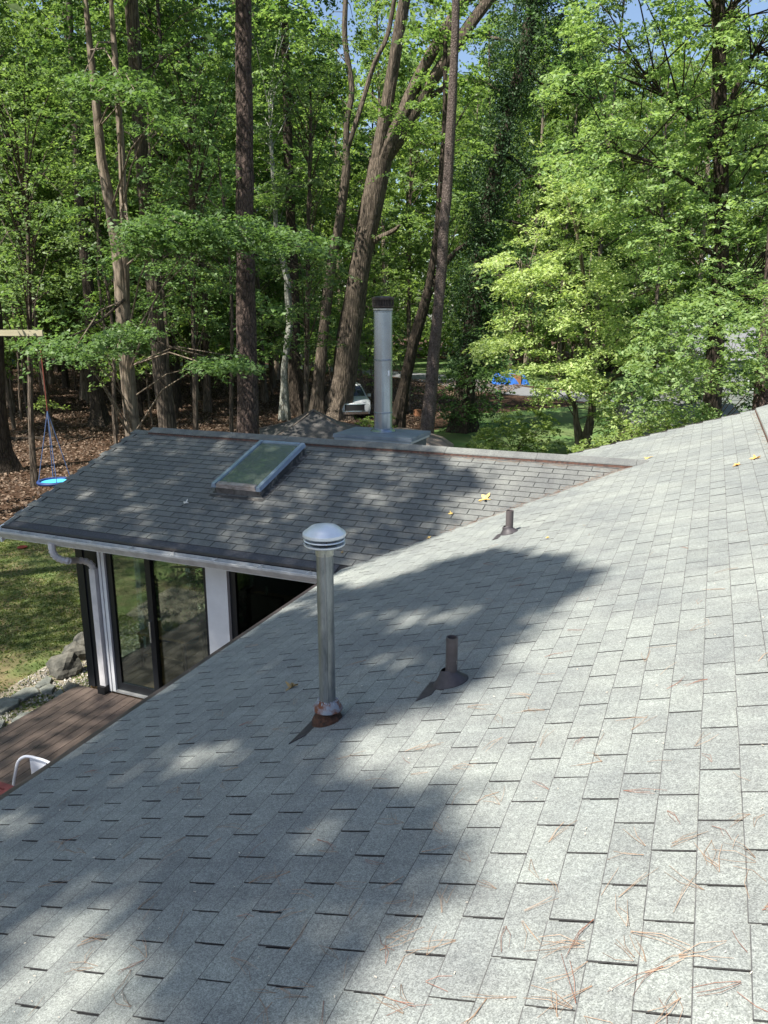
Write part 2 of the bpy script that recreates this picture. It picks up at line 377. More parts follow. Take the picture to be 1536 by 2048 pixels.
# ------------------------------------------------------------------ mesh helpers
class MB:
    def __init__(s): s.v = []; s.f = []; s.mi = []
    def add(s, vs, fs, mi=0):
        o = len(s.v); s.v += [tuple(map(float, v)) for v in vs]
        s.f += [tuple(i + o for i in f) for f in fs]; s.mi += [mi] * len(fs)
        return s
    def box(s, a, b, mi=0):
        x0, y0, z0 = a; x1, y1, z1 = b
        return s.add([(x0, y0, z0), (x1, y0, z0), (x1, y1, z0), (x0, y1, z0), (x0, y0, z1), (x1, y0, z1), (x1, y1, z1), (x0, y1, z1)],
                     [(0, 3, 2, 1), (4, 5, 6, 7), (0, 1, 5, 4), (1, 2, 6, 5), (2, 3, 7, 6), (3, 0, 4, 7)], mi)
    def hexa(s, p, mi=0):               # 8 points, bottom loop then top loop
        return s.add(p, [(0, 3, 2, 1), (4, 5, 6, 7), (0, 1, 5, 4), (1, 2, 6, 5), (2, 3, 7, 6), (3, 0, 4, 7)], mi)
    def tube(s, pts, rad, n=10, mi=0, caps=True, wob=0.0, flare=None):
        P = [Vector(p) for p in pts]
        if not hasattr(rad, '__len__'): rad = [rad] * len(P)
        t0 = (P[1] - P[0]).normalized()
        u = t0.orthogonal().normalized()
        o = len(s.v)
        for i, p in enumerate(P):
            t = (P[min(i + 1, len(P) - 1)] - P[max(i - 1, 0)]).normalized()
            u = (u - t * u.dot(t)).normalized(); w = t.cross(u)
            for k in range(n):
                a = 2 * PI * k / n
                r = rad[i]
                if wob: r *= 1 + wob * mnoise.noise(Vector((p.x * .7 + 3 * math.cos(a), p.y * .7 + 3 * math.sin(a), p.z * .9)))
                if flare and i >= len(P) - flare: r *= 1 + .22 * math.sin(a * 5 + p.x)
                s.v.append(tuple(p + (u * math.cos(a) + w * math.sin(a)) * r))
        for i in range(len(P) - 1):
            for k in range(n):
                s.f.append((o + i * n + k, o + i * n + (k + 1) % n, o + (i + 1) * n + (k + 1) % n, o + (i + 1) * n + k)); s.mi.append(mi)
        if caps:
            s.f.append(tuple(o + k for k in range(n))[::-1]); s.mi.append(mi)
            s.f.append(tuple(o + (len(P) - 1) * n + k for k in range(n))); s.mi.append(mi)
        return s
    def lathe(s, prof, c=(0, 0, 0), n=28, mi=0, cap=True):
        o = len(s.v)
        for r, z in prof:
            for k in range(n):
                a = 2 * PI * k / n; s.v.append((c[0] + r * math.cos(a), c[1] + r * math.sin(a), c[2] + z))
        for i in range(len(prof) - 1):
            for k in range(n):
                s.f.append((o + i * n + k, o + i * n + (k + 1) % n, o + (i + 1) * n + (k + 1) % n, o + (i + 1) * n + k)); s.mi.append(mi)
        if cap:
            s.f.append(tuple(o + k for k in range(n))[::-1]); s.mi.append(mi)
            s.f.append(tuple(o + (len(prof) - 1) * n + k for k in range(n))); s.mi.append(mi)
        return s
    def mesh(s, name, mats, smooth=False):
        me = bpy.data.meshes.new(name)
        me.from_pydata(s.v, [], s.f)
        if not isinstance(mats, (list, tuple)): mats = [mats]
        for m in mats: me.materials.append(m)
        if len(mats) > 1: me.polygons.foreach_set('material_index', s.mi)
        if smooth:
            me.polygons.foreach_set('use_smooth', [True] * len(me.polygons))
            try: me.set_sharp_from_angle(angle=R(38))
            except Exception: pass
        me.update()
        return me
    def obj(s, name, mats, parent=None, smooth=False, **kw):
        return link(name, s.mesh(name, mats, smooth), parent, **kw)

def link(name, data, parent=None, loc=None, label=None, cat=None, group=None, kind=None):
    o = bpy.data.objects.new(name, data); COL.objects.link(o)
    if loc is not None: o.location = loc
    if parent is not None:
        o.parent = parent
        pw = Vector(parent.get('wl', (0, 0, 0)))
        # geometry of parts is given in world coordinates: cancel the parent's own place
        o.matrix_parent_inverse = Matrix.Translation(-pw)
    tag(o, label, cat, group, kind)
    return o
def tag(o, label=None, cat=None, group=None, kind=None):
    if label: o['label'] = label
    if cat: o['category'] = cat
    if group: o['group'] = group
    if kind: o['kind'] = kind
    return o
def thing(name, loc, label, cat, group=None):
    o = link(name, None, None, None, label, cat, group)
    o.location = tuple(map(float, loc)); o['wl'] = tuple(map(float, loc)); o.empty_display_size = .2
    return o

def leaf_mesh(name, C, Nn, Sz, m, aspect=.55, droop=.0, rg=rng):
    """one mesh of many single leaves: centres, normals, lengths"""
    n = len(C)
    Nn = Nn / (np.linalg.norm(Nn, axis=1, keepdims=True) + 1e-9)
    A = rg.normal(size=(n, 3)); A -= (A * Nn).sum(1, keepdims=True) * Nn
    A /= (np.linalg.norm(A, axis=1, keepdims=True) + 1e-9)
    if droop: A[:, 2] -= droop; A /= (np.linalg.norm(A, axis=1, keepdims=True) + 1e-9)
    B = np.cross(Nn, A)
    s = Sz[:, None]
    w = s * aspect * .5
    V = np.empty((n, 4, 3))
    V[:, 0] = C - A * s * .5
    V[:, 1] = C + B * w + A * s * -.05 + Nn * s * .08
    V[:, 2] = C + A * s * .5 - Nn * s * .06
    V[:, 3] = C - B * w + A * s * -.05 + Nn * s * .08
    me = bpy.data.meshes.new(name)
    me.vertices.add(n * 4); me.vertices.foreach_set('co', V.reshape(-1))
    me.loops.add(n * 4); me.loops.foreach_set('vertex_index', np.arange(n * 4, dtype=np.int32))
    me.polygons.add(n); me.polygons.foreach_set('loop_start', np.arange(0, n * 4, 4, dtype=np.int32))
    try: me.polygons.foreach_set('loop_total', np.full(n, 4, dtype=np.int32))
    except Exception: pass
    me.materials.append(m)
    me.update(calc_edges=True)
    return me
def clusters(cen, per, rad, flat=.3, size=.16, up=1.0, jit=.6, rg=rng, out=None):
    """leaves gathered round cluster centres in flattish sprays"""
    cen = np.asarray(cen, float); n = len(cen)
    tilt = rg.normal(0, .22, (n, 2))
    C = np.repeat(cen, per, 0); N_ = len(C)
    d = rg.normal(0, 1, (N_, 3)) * np.array([rad, rad, rad * flat])
    tl = np.repeat(tilt, per, 0)
    d[:, 2] += d[:, 0] * tl[:, 0] + d[:, 1] * tl[:, 1] - .25 * (d[:, 0] ** 2 + d[:, 1] ** 2) / max(rad, .01)
    Nn = rg.normal(0, jit, (N_, 3)); Nn[:, 2] += up
    Nn[:, 0] -= tl[:, 0]; Nn[:, 1] -= tl[:, 1]
    if out is not None: Nn += np.repeat(out, per, 0)
    return C + d, Nn, rg.uniform(.7, 1.25, N_) * size
def sprays(cen, per, L, size, hub=None, jit=.42, droop=.30, rg=rng, wid=.26):
    """leaves set along flat drooping twigs that point away from the tree's middle"""
    cen = np.asarray(cen, float); n = len(cen)
    hub = cen.mean(0) if hub is None else np.asarray(hub, float)
    ax = cen - hub; ax[:, 2] = 0; ax /= (np.linalg.norm(ax, axis=1, keepdims=True) + 1e-6)
    ax += rg.normal(0, .75, (n, 3)) * np.array([1, 1, .18]); ax /= (np.linalg.norm(ax, axis=1, keepdims=True) + 1e-6)
    sd_ = np.cross(ax, np.array([0, 0, 1.0])); sd_ /= (np.linalg.norm(sd_, axis=1, keepdims=True) + 1e-6)
    Ls = L * rg.uniform(.6, 1.35, n); bank = rg.normal(0, .22, n); dr = droop * rg.uniform(.3, 1.7, n)
    C = np.repeat(cen, per, 0); A = np.repeat(ax, per, 0); B = np.repeat(sd_, per, 0); LL = np.repeat(Ls, per)
    u = rg.random(len(C)) ** .8; v = rg.normal(0, wid, len(C)) * (1 - .55 * u)
    P_ = C + A * ((u - .35) * LL)[:, None] + B * (v * LL)[:, None]
    P_[:, 2] += -np.repeat(dr, per) * LL * u ** 2 + np.repeat(bank, per) * v * LL + rg.normal(0, .028, len(C)) - .25 * abs(v) * LL * .5
    Nn = rg.normal(0, jit, (len(C), 3)); Nn[:, 2] += 1
    Nn += A * (np.repeat(dr, per) * u * 1.4)[:, None] - B * np.repeat(bank, per)[:, None]
    return P_, Nn, rg.uniform(.55, 1.35, len(C)) * size
def in_poly(x, y, poly):
    x = np.asarray(x); y = np.asarray(y); c = np.zeros(x.shape, bool); n = len(poly)
    for i in range(n):
        x0, y0 = poly[i]; x1, y1 = poly[i - 1]
        k = ((y0 > y) != (y1 > y)) & (x < (x1 - x0) * (y - y0) / ((y1 - y0) + 1e-12) + x0)
        c ^= k
    return c

# ------------------------------------------------------------------ ground, lawns, street
def sheet(name, pts, z, m, kind='structure', parent=None):
    return MB().add([(p[0], p[1], z) for p in pts], [tuple(range(len(pts)))]).obj(name, m, parent, kind=kind)
sheet('ground', [(-420, -420), (420, -420), (420, 420), (-420, 420)], GZ, M['floor_forest'])
def rag(pts, n=9, a=.35):
    out = []
    for i in range(len(pts)):
        p = np.array(pts[i][:2]); q = np.array(pts[(i + 1) % len(pts)][:2])
        for k in range(n):
            t = k / n; b = p * (1 - t) + q * t
            v = mnoise.noise_vector(Vector((b[0] * .6, b[1] * .6, 3)))
            out.append((b[0] + a * v.x * 2, b[1] + a * v.y * 2))
    return out
lawn_pts = rag([(-22, 2), (-17.5, 11.2), (-15.9, 13.2), (-13.4, 13.9), (-10.5, 14.6), (-7.8, 14.2), (-7.3, 10), (-7.6, 7.5), (-8.1, 4), (-8, -6), (-20, -6)])
sheet('lawn', lawn_pts, GZ + .004, M['lawn'])
sheet('back_lawn', rag([(-13, 27), (-3, 24), (14, 22), (30, 40), (24, 60), (4, 57), (-6, 50), (-12, 40)], 9, 1.0), GZ + .004, M['lawn_green'])
road = [(-170, 58), (-70, 71), (-40, 72.5), (-24, 66), (-14, 56), (-6, 52), (6, 52.5), (40, 60), (120, 80)]
def strip(pts, w):
    L_, R_ = [], []
    for i, p in enumerate(pts):
        a = np.array(pts[max(i - 1, 0)]); b = np.array(pts[min(i + 1, len(pts) - 1)]); t = (b - a) / np.linalg.norm(b - a)
        n = np.array([-t[1], t[0]]); L_.append(np.array(p) + n * w / 2); R_.append(np.array(p) - n * w / 2)
    return L_, R_
L_, R_ = strip(road, 5.2)
mb = MB()
for i in range(len(road) - 1):
    mb.add([(*R_[i], GZ + .008), (*R_[i + 1], GZ + .008), (*L_[i + 1], GZ + .008), (*L_[i], GZ + .008)], [(0, 1, 2, 3)])
mb.obj('street', M['asphalt'], kind='structure')
L2, R2 = strip([(p[0], p[1] + 14) for p in road], 18)
mb = MB()
for i in range(len(road) - 1):
    mb.add([(*R2[i], GZ + .004), (*R2[i + 1], GZ + .004), (*L2[i + 1], GZ + .004), (*L2[i], GZ + .004)], [(0, 1, 2, 3)])
mb.obj('far_lawn', M['lawn_green'], kind='structure')

# grass tufts and fallen leaves
P = np.column_stack([rng.uniform(-20, -7.4, 130000), rng.uniform(5, 14.6, 130000)])
P = P[in_poly(P[:, 0], P[:, 1], lawn_pts)]
pn = np.array([mnoise.noise(Vector((a * .45, b * .45, 0))) for a, b in P])
P = P[pn + rng.normal(0, .22, len(P)) > -.1][:80000]
C = np.column_stack([P, np.full(len(P), GZ + .018)])
Nn = rng.normal(0, 1, (len(C), 3)); Nn[:, 2] = abs(Nn[:, 2]) + .3
link('grass', leaf_mesh('grass', C, Nn, rng.uniform(.035, .075, len(C)), M['lf_grass'], .42, -.4), kind='stuff')
P = np.column_stack([rng.uniform(-60, -6, 260000), rng.uniform(8, 62, 260000)])
P = P[~in_poly(P[:, 0], P[:, 1], [(p[0], p[1]) for p in lawn_pts])]
dd = -P[:, 0] * sy + P[:, 1] * cy; rr = P[:, 0] * cy + P[:, 1] * sy
P = P[(abs(rr) < dd * .53) & (dd > 9) & ((P[:, 0] < -13) | (P[:, 1] < 22))][:105000]
C = np.column_stack([P, np.full(len(P), GZ + .03) + rng.uniform(0, .04, len(P))])
Nn = rng.normal(0, .45, (len(C), 3)); Nn[:, 2] += 1
link('fallen_leaves', leaf_mesh('fallen_leaves', C, Nn, rng.uniform(.07, .14, len(C)), M['lf_litter'], .7), kind='stuff')

# ------------------------------------------------------------------ the house: main roof
def tab_mesh(name, w, e, th, jit=0.0, mats=None):
    """one tab in its own frame: x along the course, y up the slope, origin at the middle of the butt; lies tilted on the tab below"""
    hw = w / 2; ov = .03
    a = jit
    b = MB()
    top = [(-hw, a, th), (hw, -a, th), (hw, e + ov, .0006), (-hw, e + ov, .0006)]
    bot = [(-hw, a, 0.0), (hw, -a, 0.0), (hw, e + ov, -.003), (-hw, e + ov, -.003)]
    eg = .0032; tz = th * (1 - eg / (e + ov))
    top2 = [(-hw + .001, a + eg, tz), (hw - .001, -a + eg, tz)]
    b.add(bot + top + top2, [(8, 9, 6, 7)], 0)
    b.add(bot + top + top2, [(4, 5, 9, 8)], 2)
    b.add(bot + top + top2, [(0, 1, 5, 4), (1, 2, 6, 9, 5), (3, 0, 4, 8, 7)], 1)
    return b.mesh(name, mats)
def roof_frame(origin, along, upslope):
    a = Vector(along).normalized(); u = Vector(upslope).normalized(); n = a.cross(u)
    if n.z < 0: a = -a; n = a.cross(u)
    m = Matrix((a, u, n)).transposed().to_4x4(); m.translation = Vector(origin)
    return m
def lay_shingles(parent, inside, origin, along, upslope, nU, nV, w, e, mats, mats_join, phase, th=.0055, lift=0.004, nmax=300, edge_clip=None):
    """courses of three-tab shingles; the nmax that show largest are single parts"""
    fr = roof_frame(origin, along, upslope)
    slot = .0075
    protos = [tab_mesh('shingle', w - slot, e, th, j, mats) for j in (-.0018, -.0008, 0, .0009, .0019)]
    cells = []
    for j in range(*nV):
        off = (w / 2 if j % 2 else 0) + phase + mnoise.noise(Vector((j * 1.7, 0, 5))) * .008
        for i in range(*nU):
            u = i * w + off
            base = (u + random.uniform(-.0012, .0012), j * e + mnoise.noise(Vector((u * .9, j * 3.1, 1))) * .0035)
            th_ = fr @ Vector((base[0], base[1] + e / 2, 0))
            if not inside(th_.x, th_.y): continue
            px, py, cf = project(np.array(th_))
            vis = cf > 0 and -40 < px < 1576 and -40 < py < 2090
            cells.append((0 if vis else 1, float(np.linalg.norm(th_)) if cf > 0 else 99, base))
    cells.sort(key=lambda c: (c[0], c[1]))
    rz = []
    for k, (nv, d, base) in enumerate(cells):
        ang = random.gauss(0, .0022)
        loc = fr @ (Matrix.Translation((base[0], base[1], lift + random.uniform(0, .0009))) @ Matrix.Rotation(ang, 4, 'Z') @ Matrix.Rotation(-abs(random.gauss(0, .006)), 4, 'X') @ Matrix.Rotation(random.gauss(0, .004), 4, 'Y'))
        if k < nmax:
            o = bpy.data.objects.new('shingle', random.choice(protos)); COL.objects.link(o)
            o.parent = parent; o.matrix_parent_inverse = Matrix.Identity(4)
            o.matrix_local = loc
        else:
            rz.append(loc)
    if rz:
        b = MB(); base = protos[2]
        vs = [Vector(v.co) for v in base.vertices]; fs = [tuple(p.vertices) for p in base.polygons]; mi = [p.material_index for p in base.polygons]
        for m4 in rz:
            o = len(b.v); b.v += [tuple(m4 @ v) for v in vs]
            b.f += [tuple(i + o for i in f) for f in fs]; b.mi += mi
        b.obj('shingles', mats_join, parent, kind='stuff')
    return len(cells)

house = link('house', None, None, None, 'house with the large light grey shingled roof in front that the pipes rise from', 'house')
house['wl'] = (0, 0, 0)
YN = -3.0
mr = MB()
e3 = .006
mr.add([(XE - .015, YN, zmain(XE - .015)), (XR, YN, zmain(XR)), (XR, YF, zmain(XR)), (XE - .015, YF, zmain(XE - .015)),
        (XE - .015, YN, zmain(XE) - .16), (XR, YN, zmain(XR) - .16), (XR, YF, zmain(XR) - .16), (XE - .015, YF, zmain(XE) - .16)],
       [(0, 1, 2, 3), (4, 7, 6, 5), (0, 3, 7, 4), (2, 1, 5, 6), (0, 4, 5, 1), (3, 2, 6, 7)])
main_roof = mr.obj('main_roof', M['felt'], house)
def in_main(x, y):
    if x < XE + .03 or x > XR - .02 or y > YF - .02 or y < YN + .1: return False
    # cut away where the wing's roof runs over the main one (valley lines)
    if YE < y < 2 * YR - YE and zwing(y) > zmain(x) + .05: return False
    return True
CE = .1225 / math.cos(math.atan(T))
x0 = -.023 - 28 * .1225
lay_shingles(main_roof, in_main, (x0, 0, zmain(x0)), (0, -1, 0), (1, 0, T), (-45, 12), (-2, 38), .297, CE,
             [M['sh_main'], M['asphalt_edge'], M['worn_edge']], [M['sh_main_i'], M['asphalt_edge'], M['worn_edge']], .100)
# far slope beyond the ridge
b = MB()
b.add([(XR, YN, zmain(XR) + .004), (XR + 4.3, YN, zmain(XR) - T * 4.3), (XR + 4.3, YF, zmain(XR) - T * 4.3), (XR, YF, zmain(XR) + .004),
       (XR, YN, zmain(XR) - .16), (XR + 4.3, YN, zmain(XR) - T * 4.3 - .16), (XR + 4.3, YF, zmain(XR) - T * 4.3 - .16), (XR, YF, zmain(XR) - .16)],
      [(0, 1, 2, 3), (4, 7, 6, 5), (1, 5, 6, 2), (0, 4, 5, 1), (3, 2, 6, 7)])
far_slope = b.obj('far_roof_slope', M['sh_main_i'], house)
# drip edge and starter strip on the eave
b = MB()
def slab_main(xa, xb, ya, yb, o0, o1, mi=0):
    return [(xa, ya, zmain(xa) + o0), (xb, ya, zmain(xb) + o0), (xb, yb, zmain(xb) + o0), (xa, yb, zmain(xa) + o0),
            (xa, ya, zmain(xa) + o1), (xb, ya, zmain(xb) + o1), (xb, yb, zmain(xb) + o1), (xa, yb, zmain(xa) + o1)]
b.hexa(slab_main(XE - .03, XE + .05, YN, YE - .02, .001, .006))
b.hexa([(XE - .033, YN, zmain(XE) - .06), (XE - .03, YN, zmain(XE) - .06), (XE - .03, YE - .02, zmain(XE) - .06), (XE - .033, YE - .02, zmain(XE) - .06),
        (XE - .033, YN, zmain(XE - .033) + .0055), (XE - .03, YN, zmain(XE - .03) + .0055), (XE - .03, YE - .02, zmain(XE - .03) + .0055), (XE - .033, YE - .02, zmain(XE - .033) + .0055)])
b.obj('drip_edge', M['drip'], house)
b = MB(); b.box((XE - .012, YN, zmain(XE) - .26), (XE + .012, YE, zmain(XE) - .165)); b.obj('fascia', M['drip'], house)
b = MB(); b.hexa(slab_main(XE - .02, XR - .1, YF, YF + .03, -.2, .012)); b.obj('rake_board', M['drip'], house)
# walls under the main roof
WX = XE + .62
b = MB(); b.box((WX, YN + .4, GZ), (WX + .15, 7.75, zmain(WX) - .17)); b.box((XR + 3.6, YN + .4, GZ), (XR + 3.75, YF - .5, zmain(XR) - T * 3.8 - .1))
b.box((WX + .15, YF - .65, GZ), (XR + 3.6, YF - .5, zmain(WX) - .2)); b.box((WX + .15, YN + .4, GZ), (XR + 3.6, YN + .55, zmain(WX) - .2))
b.obj('wall', M['siding'], house)

# main ridge vent
def ridge_vent(mname, A, B, side, hw, parent, zf, seg=1.22, h=.035):
    """low vented cap along a ridge from A to B; side: unit vector across; zf(d): roof height at signed offset d"""
    A = Vector(A); B = Vector(B); t = (B - A).normalized(); L = (B - A).length; s_ = Vector(side)
    n = int(L / seg) + 1
    root = None
    for k in range(n):
        a = A + t * (k * seg + .002); c = A + t * min(L, (k + 1) * seg - .002)
        if (c - a).length < .08: continue
        zz = .003 * (k % 2)
        body = MB(); und = MB()
        pr = [(-hw, h - .012), (-hw * .96, h + .002), (0, h + .012 + T * 0), (hw * .96, h + .002), (hw, h - .012)]
        pr2 = [(-hw, h - .020), (hw, h - .020)]
        def pt(p, d, z): q = p + s_ * d; return (q.x, q.y, zf(d) + z + zz)
        top = [[pt(p, d, z) for d, z in pr] for p in (a, c)]
        m_ = len(pr)
        vs = top[0] + top[1] + [pt(a, 0, h - .02), pt(c, 0, h - .02)]
        fs = [(i, i + 1, m_ + i + 1, m_ + i) for i in range(m_ - 1)]
        fs += [(0, m_, 2 * m_ + 1, 2 * m_), (m_ - 1, 2 * m_, 2 * m_ + 1, 2 * m_ - 1)]
        fs += [tuple(range(m_)) + (2 * m_,), tuple(range(m_, 2 * m_))[::-1] + (2 * m_ + 1,)]
        body.add(vs, fs)
        body.obj('ridge_cap', M[mname], parent)
        for sgn in (-1, 1):
            for q, (ins, zz0, zz1) in enumerate(((-.005, .004, h - .021), )):
                p1 = [pt(a, sgn * (hw - ins), zz0 - .01), pt(c, sgn * (hw - ins), zz0 - .01), pt(c, sgn * (hw - ins - .03), zz0 - .01), pt(a, sgn * (hw - ins - .03), zz0 - .01),
                      pt(a, sgn * (hw - ins), zz1), pt(c, sgn * (hw - ins), zz1), pt(c, sgn * (hw - ins - .03), zz1), pt(a, sgn * (hw - ins - .03), zz1)]
                und.hexa(p1)
        und.obj('vent_baffle', M['vent_under'], parent)
ridge_vent('sh_main_i', (XR, YN, 0), (XR, YF - .22, 0), (1, 0, 0), .15, house, lambda d: zmain(XR) - T * abs(d), h=.05)

# ------------------------------------------------------------------ the sunroom wing
wing = link('sunroom_wing', None, None, None, 'glass walled sunroom wing under the darker shingled gable roof with white gutter', 'building extension')
wing['wl'] = (0, 0, 0)
YB = 2 * YR - YE
def xval(y): return (zwing(y) + HC) / T        # where wing and main roof meet
b = MB()
ze0, zr0 = ZE, zwing(YR)
o_ = .0
b.add([(XL, YE, ze0), (xval(YE), YE, ze0), (xval(YR), YR, zr0), (XL, YR, zr0), (xval(YE), YB, ze0), (XL, YB, ze0),
       (XL, YE, ze0 - .14), (xval(YE), YE, ze0 - .14), (xval(YR), YR, zr0 - .14), (XL, YR, zr0 - .14), (xval(YE), YB, ze0 - .14), (XL, YB, ze0 - .14)],
      [(0, 1, 2, 3), (3, 2, 4, 5), (6, 9, 8, 7), (9, 11, 10, 8), (0, 3, 9, 6), (3, 5, 11, 9), (0, 6, 7, 1), (5, 4, 10, 11)])
wing_roof = b.obj('wing_roof', M['felt'], wing)
def in_wing(x, y):
    if x < XL + .05 or y < YE + .1 or y > YR - .03: return False
    return x < xval(y) + .22
lay_shingles(wing_roof, in_wing, (XL, YE + .02, zwing(YE + .02)), (1, 0, 0), (0, 1, T), (-2, 30), (1, 24), .305, .119 / math.cos(math.atan(T)),
             [M['sh_wing'], M['asphalt_edge'], M['worn_edge']], [M['sh_wing_i'], M['asphalt_edge'], M['worn_edge']], .08, th=.0085)
b = MB()
def slab_wing(xa, xb, ya, yb, o0, o1):
    return [(xa, ya, zwing(ya) + o0), (xb, ya, zwing(ya) + o0), (xb, yb, zwing(yb) + o0), (xa, yb, zwing(yb) + o0),
            (xa, ya, zwing(ya) + o1), (xb, ya, zwing(ya) + o1), (xb, yb, zwing(yb) + o1), (xa, yb, zwing(yb) + o1)]
b.hexa(slab_wing(XL + .01, xval(YE), YE - .005, YE + .15, .002, .0065))
b.obj('starter_strip', M['starter'], wing)
b = MB(); b.hexa(slab_wing(XL, xval(YE) - .02, YE - .02, YE + .02, .007, .011)); b.obj('drip_edge', M['drip'], wing)
# back slope in shingle tone
b = MB(); b.add([(XL, YR, zr0 + .006), (xval(YR) + .05, YR, zr0 + .006), (xval(YE), YB, ze0 + .006), (XL, YB, ze0 + .006)], [(0, 1, 2, 3)])
b.obj('back_slope', M['sh_wing_i'], wing)
# open woven strips of shingle at the left rake
b = MB(); b.hexa(slab_wing(XL - .02, XL + .055, YE + .05, YR - .02, .004, .010)); b.obj('rake_shingle_edge', M['sh_wing_i'], wing)
b = MB()
b.hexa([(XL - .03, YE - .02, ze0 - .2), (XL, YE - .02, ze0 - .2), (XL, YR, zr0 - .2), (XL - .03, YR, zr0 - .2),
        (XL - .03, YE - .02, ze0 + .002), (XL, YE - .02, ze0 + .002), (XL, YR, zr0 + .002), (XL - .03, YR, zr0 + .002)])
b.hexa([(XL - .03, YR, zr0 - .2), (XL, YR, zr0 - .2), (XL, YB, ze0 - .2), (XL - .03, YB, ze0 - .2),
        (XL - .03, YR, zr0 + .002), (XL, YR, zr0 + .002), (XL, YB, ze0 + .002), (XL - .03, YB, ze0 + .002)])
b.obj('rake_board', M['white_paint'], wing)
ridge_vent('sh_wing_i', (XL + .28, YR, 0), (xval(YR) + .13, YR, 0), (0, 1, 0), .128, wing, lambda d: zr0 - T * abs(d), h=.052)
b = MB(); b.box((XL, YE + .002, ze0 - .155), (xval(YE) - .05, YE + .03, ze0 - .142)); b.obj('fascia', M['white_paint'], wing)
b = MB(); b.box((XL, YE + .03, ze0 - .165), (xval(YE) + .6, 7.60, ze0 - .15)); b.obj('soffit', M['white_paint'], wing)
# gutter
g = MB()
GX0, GX1 = XL - .02, xval(YE) - .03
prof = [(0.0, 0.0), (0.0, -.105), (-.055, -.105), (-.085, -.06), (-.10, -.035), (-.115, -.03), (-.118, -.002), (-.108, .001), (-.106, -.006),
        (-.110, -.024), (-.094, -.03), (-.080, -.056), (-.052, -.100), (-.004, -.100), (-.004, 0.0)]
n = len(prof)
for xx in (GX0, GX1):
    for (dy, dz) in prof: g.v.append((xx, YE - .004 + dy, ze0 - .016 + dz))
for i in range(n): g.f.append((i, (i + 1) % n, n + (i + 1) % n, n + i)); g.mi.append(0)
g.add([(GX0, YE - .004 + p[0], ze0 - .016 + p[1]) for p in prof[:8]], [tuple(range(8))])
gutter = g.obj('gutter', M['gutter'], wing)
b = MB()
for k in range(9):
    xx = GX0 + .35 + k * .6
    b.box((xx, YE - .118, ze0 - .014), (xx + .02, YE - .006, ze0 - .011))
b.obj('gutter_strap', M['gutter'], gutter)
# downspout: outlet, corrugated elbows, wall run
def rtube(path, w, d, rib=0):
    return path
wallY = 7.62
dsx = yplane(196, 1200, wallY - .05)[0]
ox = yplane(103, 1088, YE - .06)[0]
zt = ze0 - .12
def curve(p0, p1, p2, n=8):
    return [tuple((1 - t) ** 2 * np.array(p0) + 2 * t * (1 - t) * np.array(p1) + t * t * np.array(p2)) for t in np.linspace(0, 1, n)]
pa = [(ox, YE - .06, zt + .02), (ox, YE - .06, zt - .06)]
e1 = curve((ox, YE - .06, zt - .06), (ox, YE - .06, zt - .2), (ox + .12, YE + .06, zt - .24), 13)
e2 = curve((dsx - .14, wallY - .22, zt - .36), (dsx, wallY - .075, zt - .38), (dsx, wallY - .075, zt - .52), 11)
b = MB()
b.tube(pa, .045, 8)
for i in range(len(e1) - 1): b.tube([e1[i], e1[i + 1]], [.047 if i % 2 else .040, .047 if i % 2 else .040], 8)
b.tube([e1[-1], e2[0]], .043, 8)
for i in range(len(e2) - 1): b.tube([e2[i], e2[i + 1]], [.046 if i % 2 else .040] * 2, 8)
ds = b.obj('downspout', M['downspout'], wing, smooth=False)
b = MB(); b.box((dsx - .048, wallY - .115, -5.0), (dsx + .048, wallY - .035, zt - .5)); b.obj('downspout_pipe', M['downspout'], ds)
b = MB(); b.box((dsx - .06, wallY - .16, -5.11), (dsx + .06, wallY - .02, -4.99)); b.obj('drain_adapter', M['black'], ds)

# front glass wall
def wx(px, py): return yplane(px, py, wallY)[0]
XC = -7.70
DZ = -5.08
zTop = ze0 - .17
b = MB(); b.box((XC, wallY - .04, DZ), (XC + .12, wallY + .12, zTop)); b.obj('corner_trim', M['black_frame'], wing)
b = MB(); b.box((dsx + .065, wallY - .06, DZ), (dsx + .105, wallY + .05, zTop)); b.box((dsx + .115, wallY - .05, DZ), (dsx + .165, wallY + .05, zTop)); b.obj('door_casing', M['white_paint'], wing)
b = MB(); b.box((XC + .12, wallY - .02, DZ), (dsx + .064, wallY + .12, zTop)); b.obj('wall_panel', M['black_frame'], wing)
xa = dsx + .17
xm = wx(313, 1385) - .02          # meeting stile
xc0, xc1 = -5.585, -5.27
def door(x0_, x1_, yo, nm='sliding_door', gm='glass'):
    f = MB(); fw = .085
    f.box((x0_, wallY + yo - .02, DZ + .03), (x0_ + fw, wallY + yo + .02, zTop)); f.box((x1_ - fw, wallY + yo - .02, DZ + .03), (x1_, wallY + yo + .02, zTop))
    f.box((x0_ + fw, wallY + yo - .02, DZ + .03), (x1_ - fw, wallY + yo + .02, DZ + .03 + .11)); f.box((x0_ + fw, wallY + yo - .02, zTop - .1), (x1_ - fw, wallY + yo + .02, zTop))
    d = f.obj(nm, M['black_frame'], wing)
    b = MB(); b.box((x0_ + fw, wallY + yo - .003, DZ + .14), (x1_ - fw, wallY + yo + .003, zTop - .1)); b.obj('pane', M[gm], d)
door(xa, xm + .09, 0.0)
door(xm, xc0 - .005, .045)
door(xc1 + .005, WX - .01, .02, 'window', 'glass_dark')
b = MB(); b.box((xm + .02, wallY - .05, DZ + .85), (xm + .045, wallY - .02, DZ + 1.15)); b.obj('handle', M['chrome'], wing)
b = MB(); b.box((xa, wallY - .06, DZ), (xc0, wallY + .1, DZ + .028)); b.obj('door_sill', M['grey_sill'], wing)
b = MB(); b.box((xc0, wallY - .05, DZ), (xc1, wallY + .14, zTop)); b.obj('column', M['white_paint'], wing)
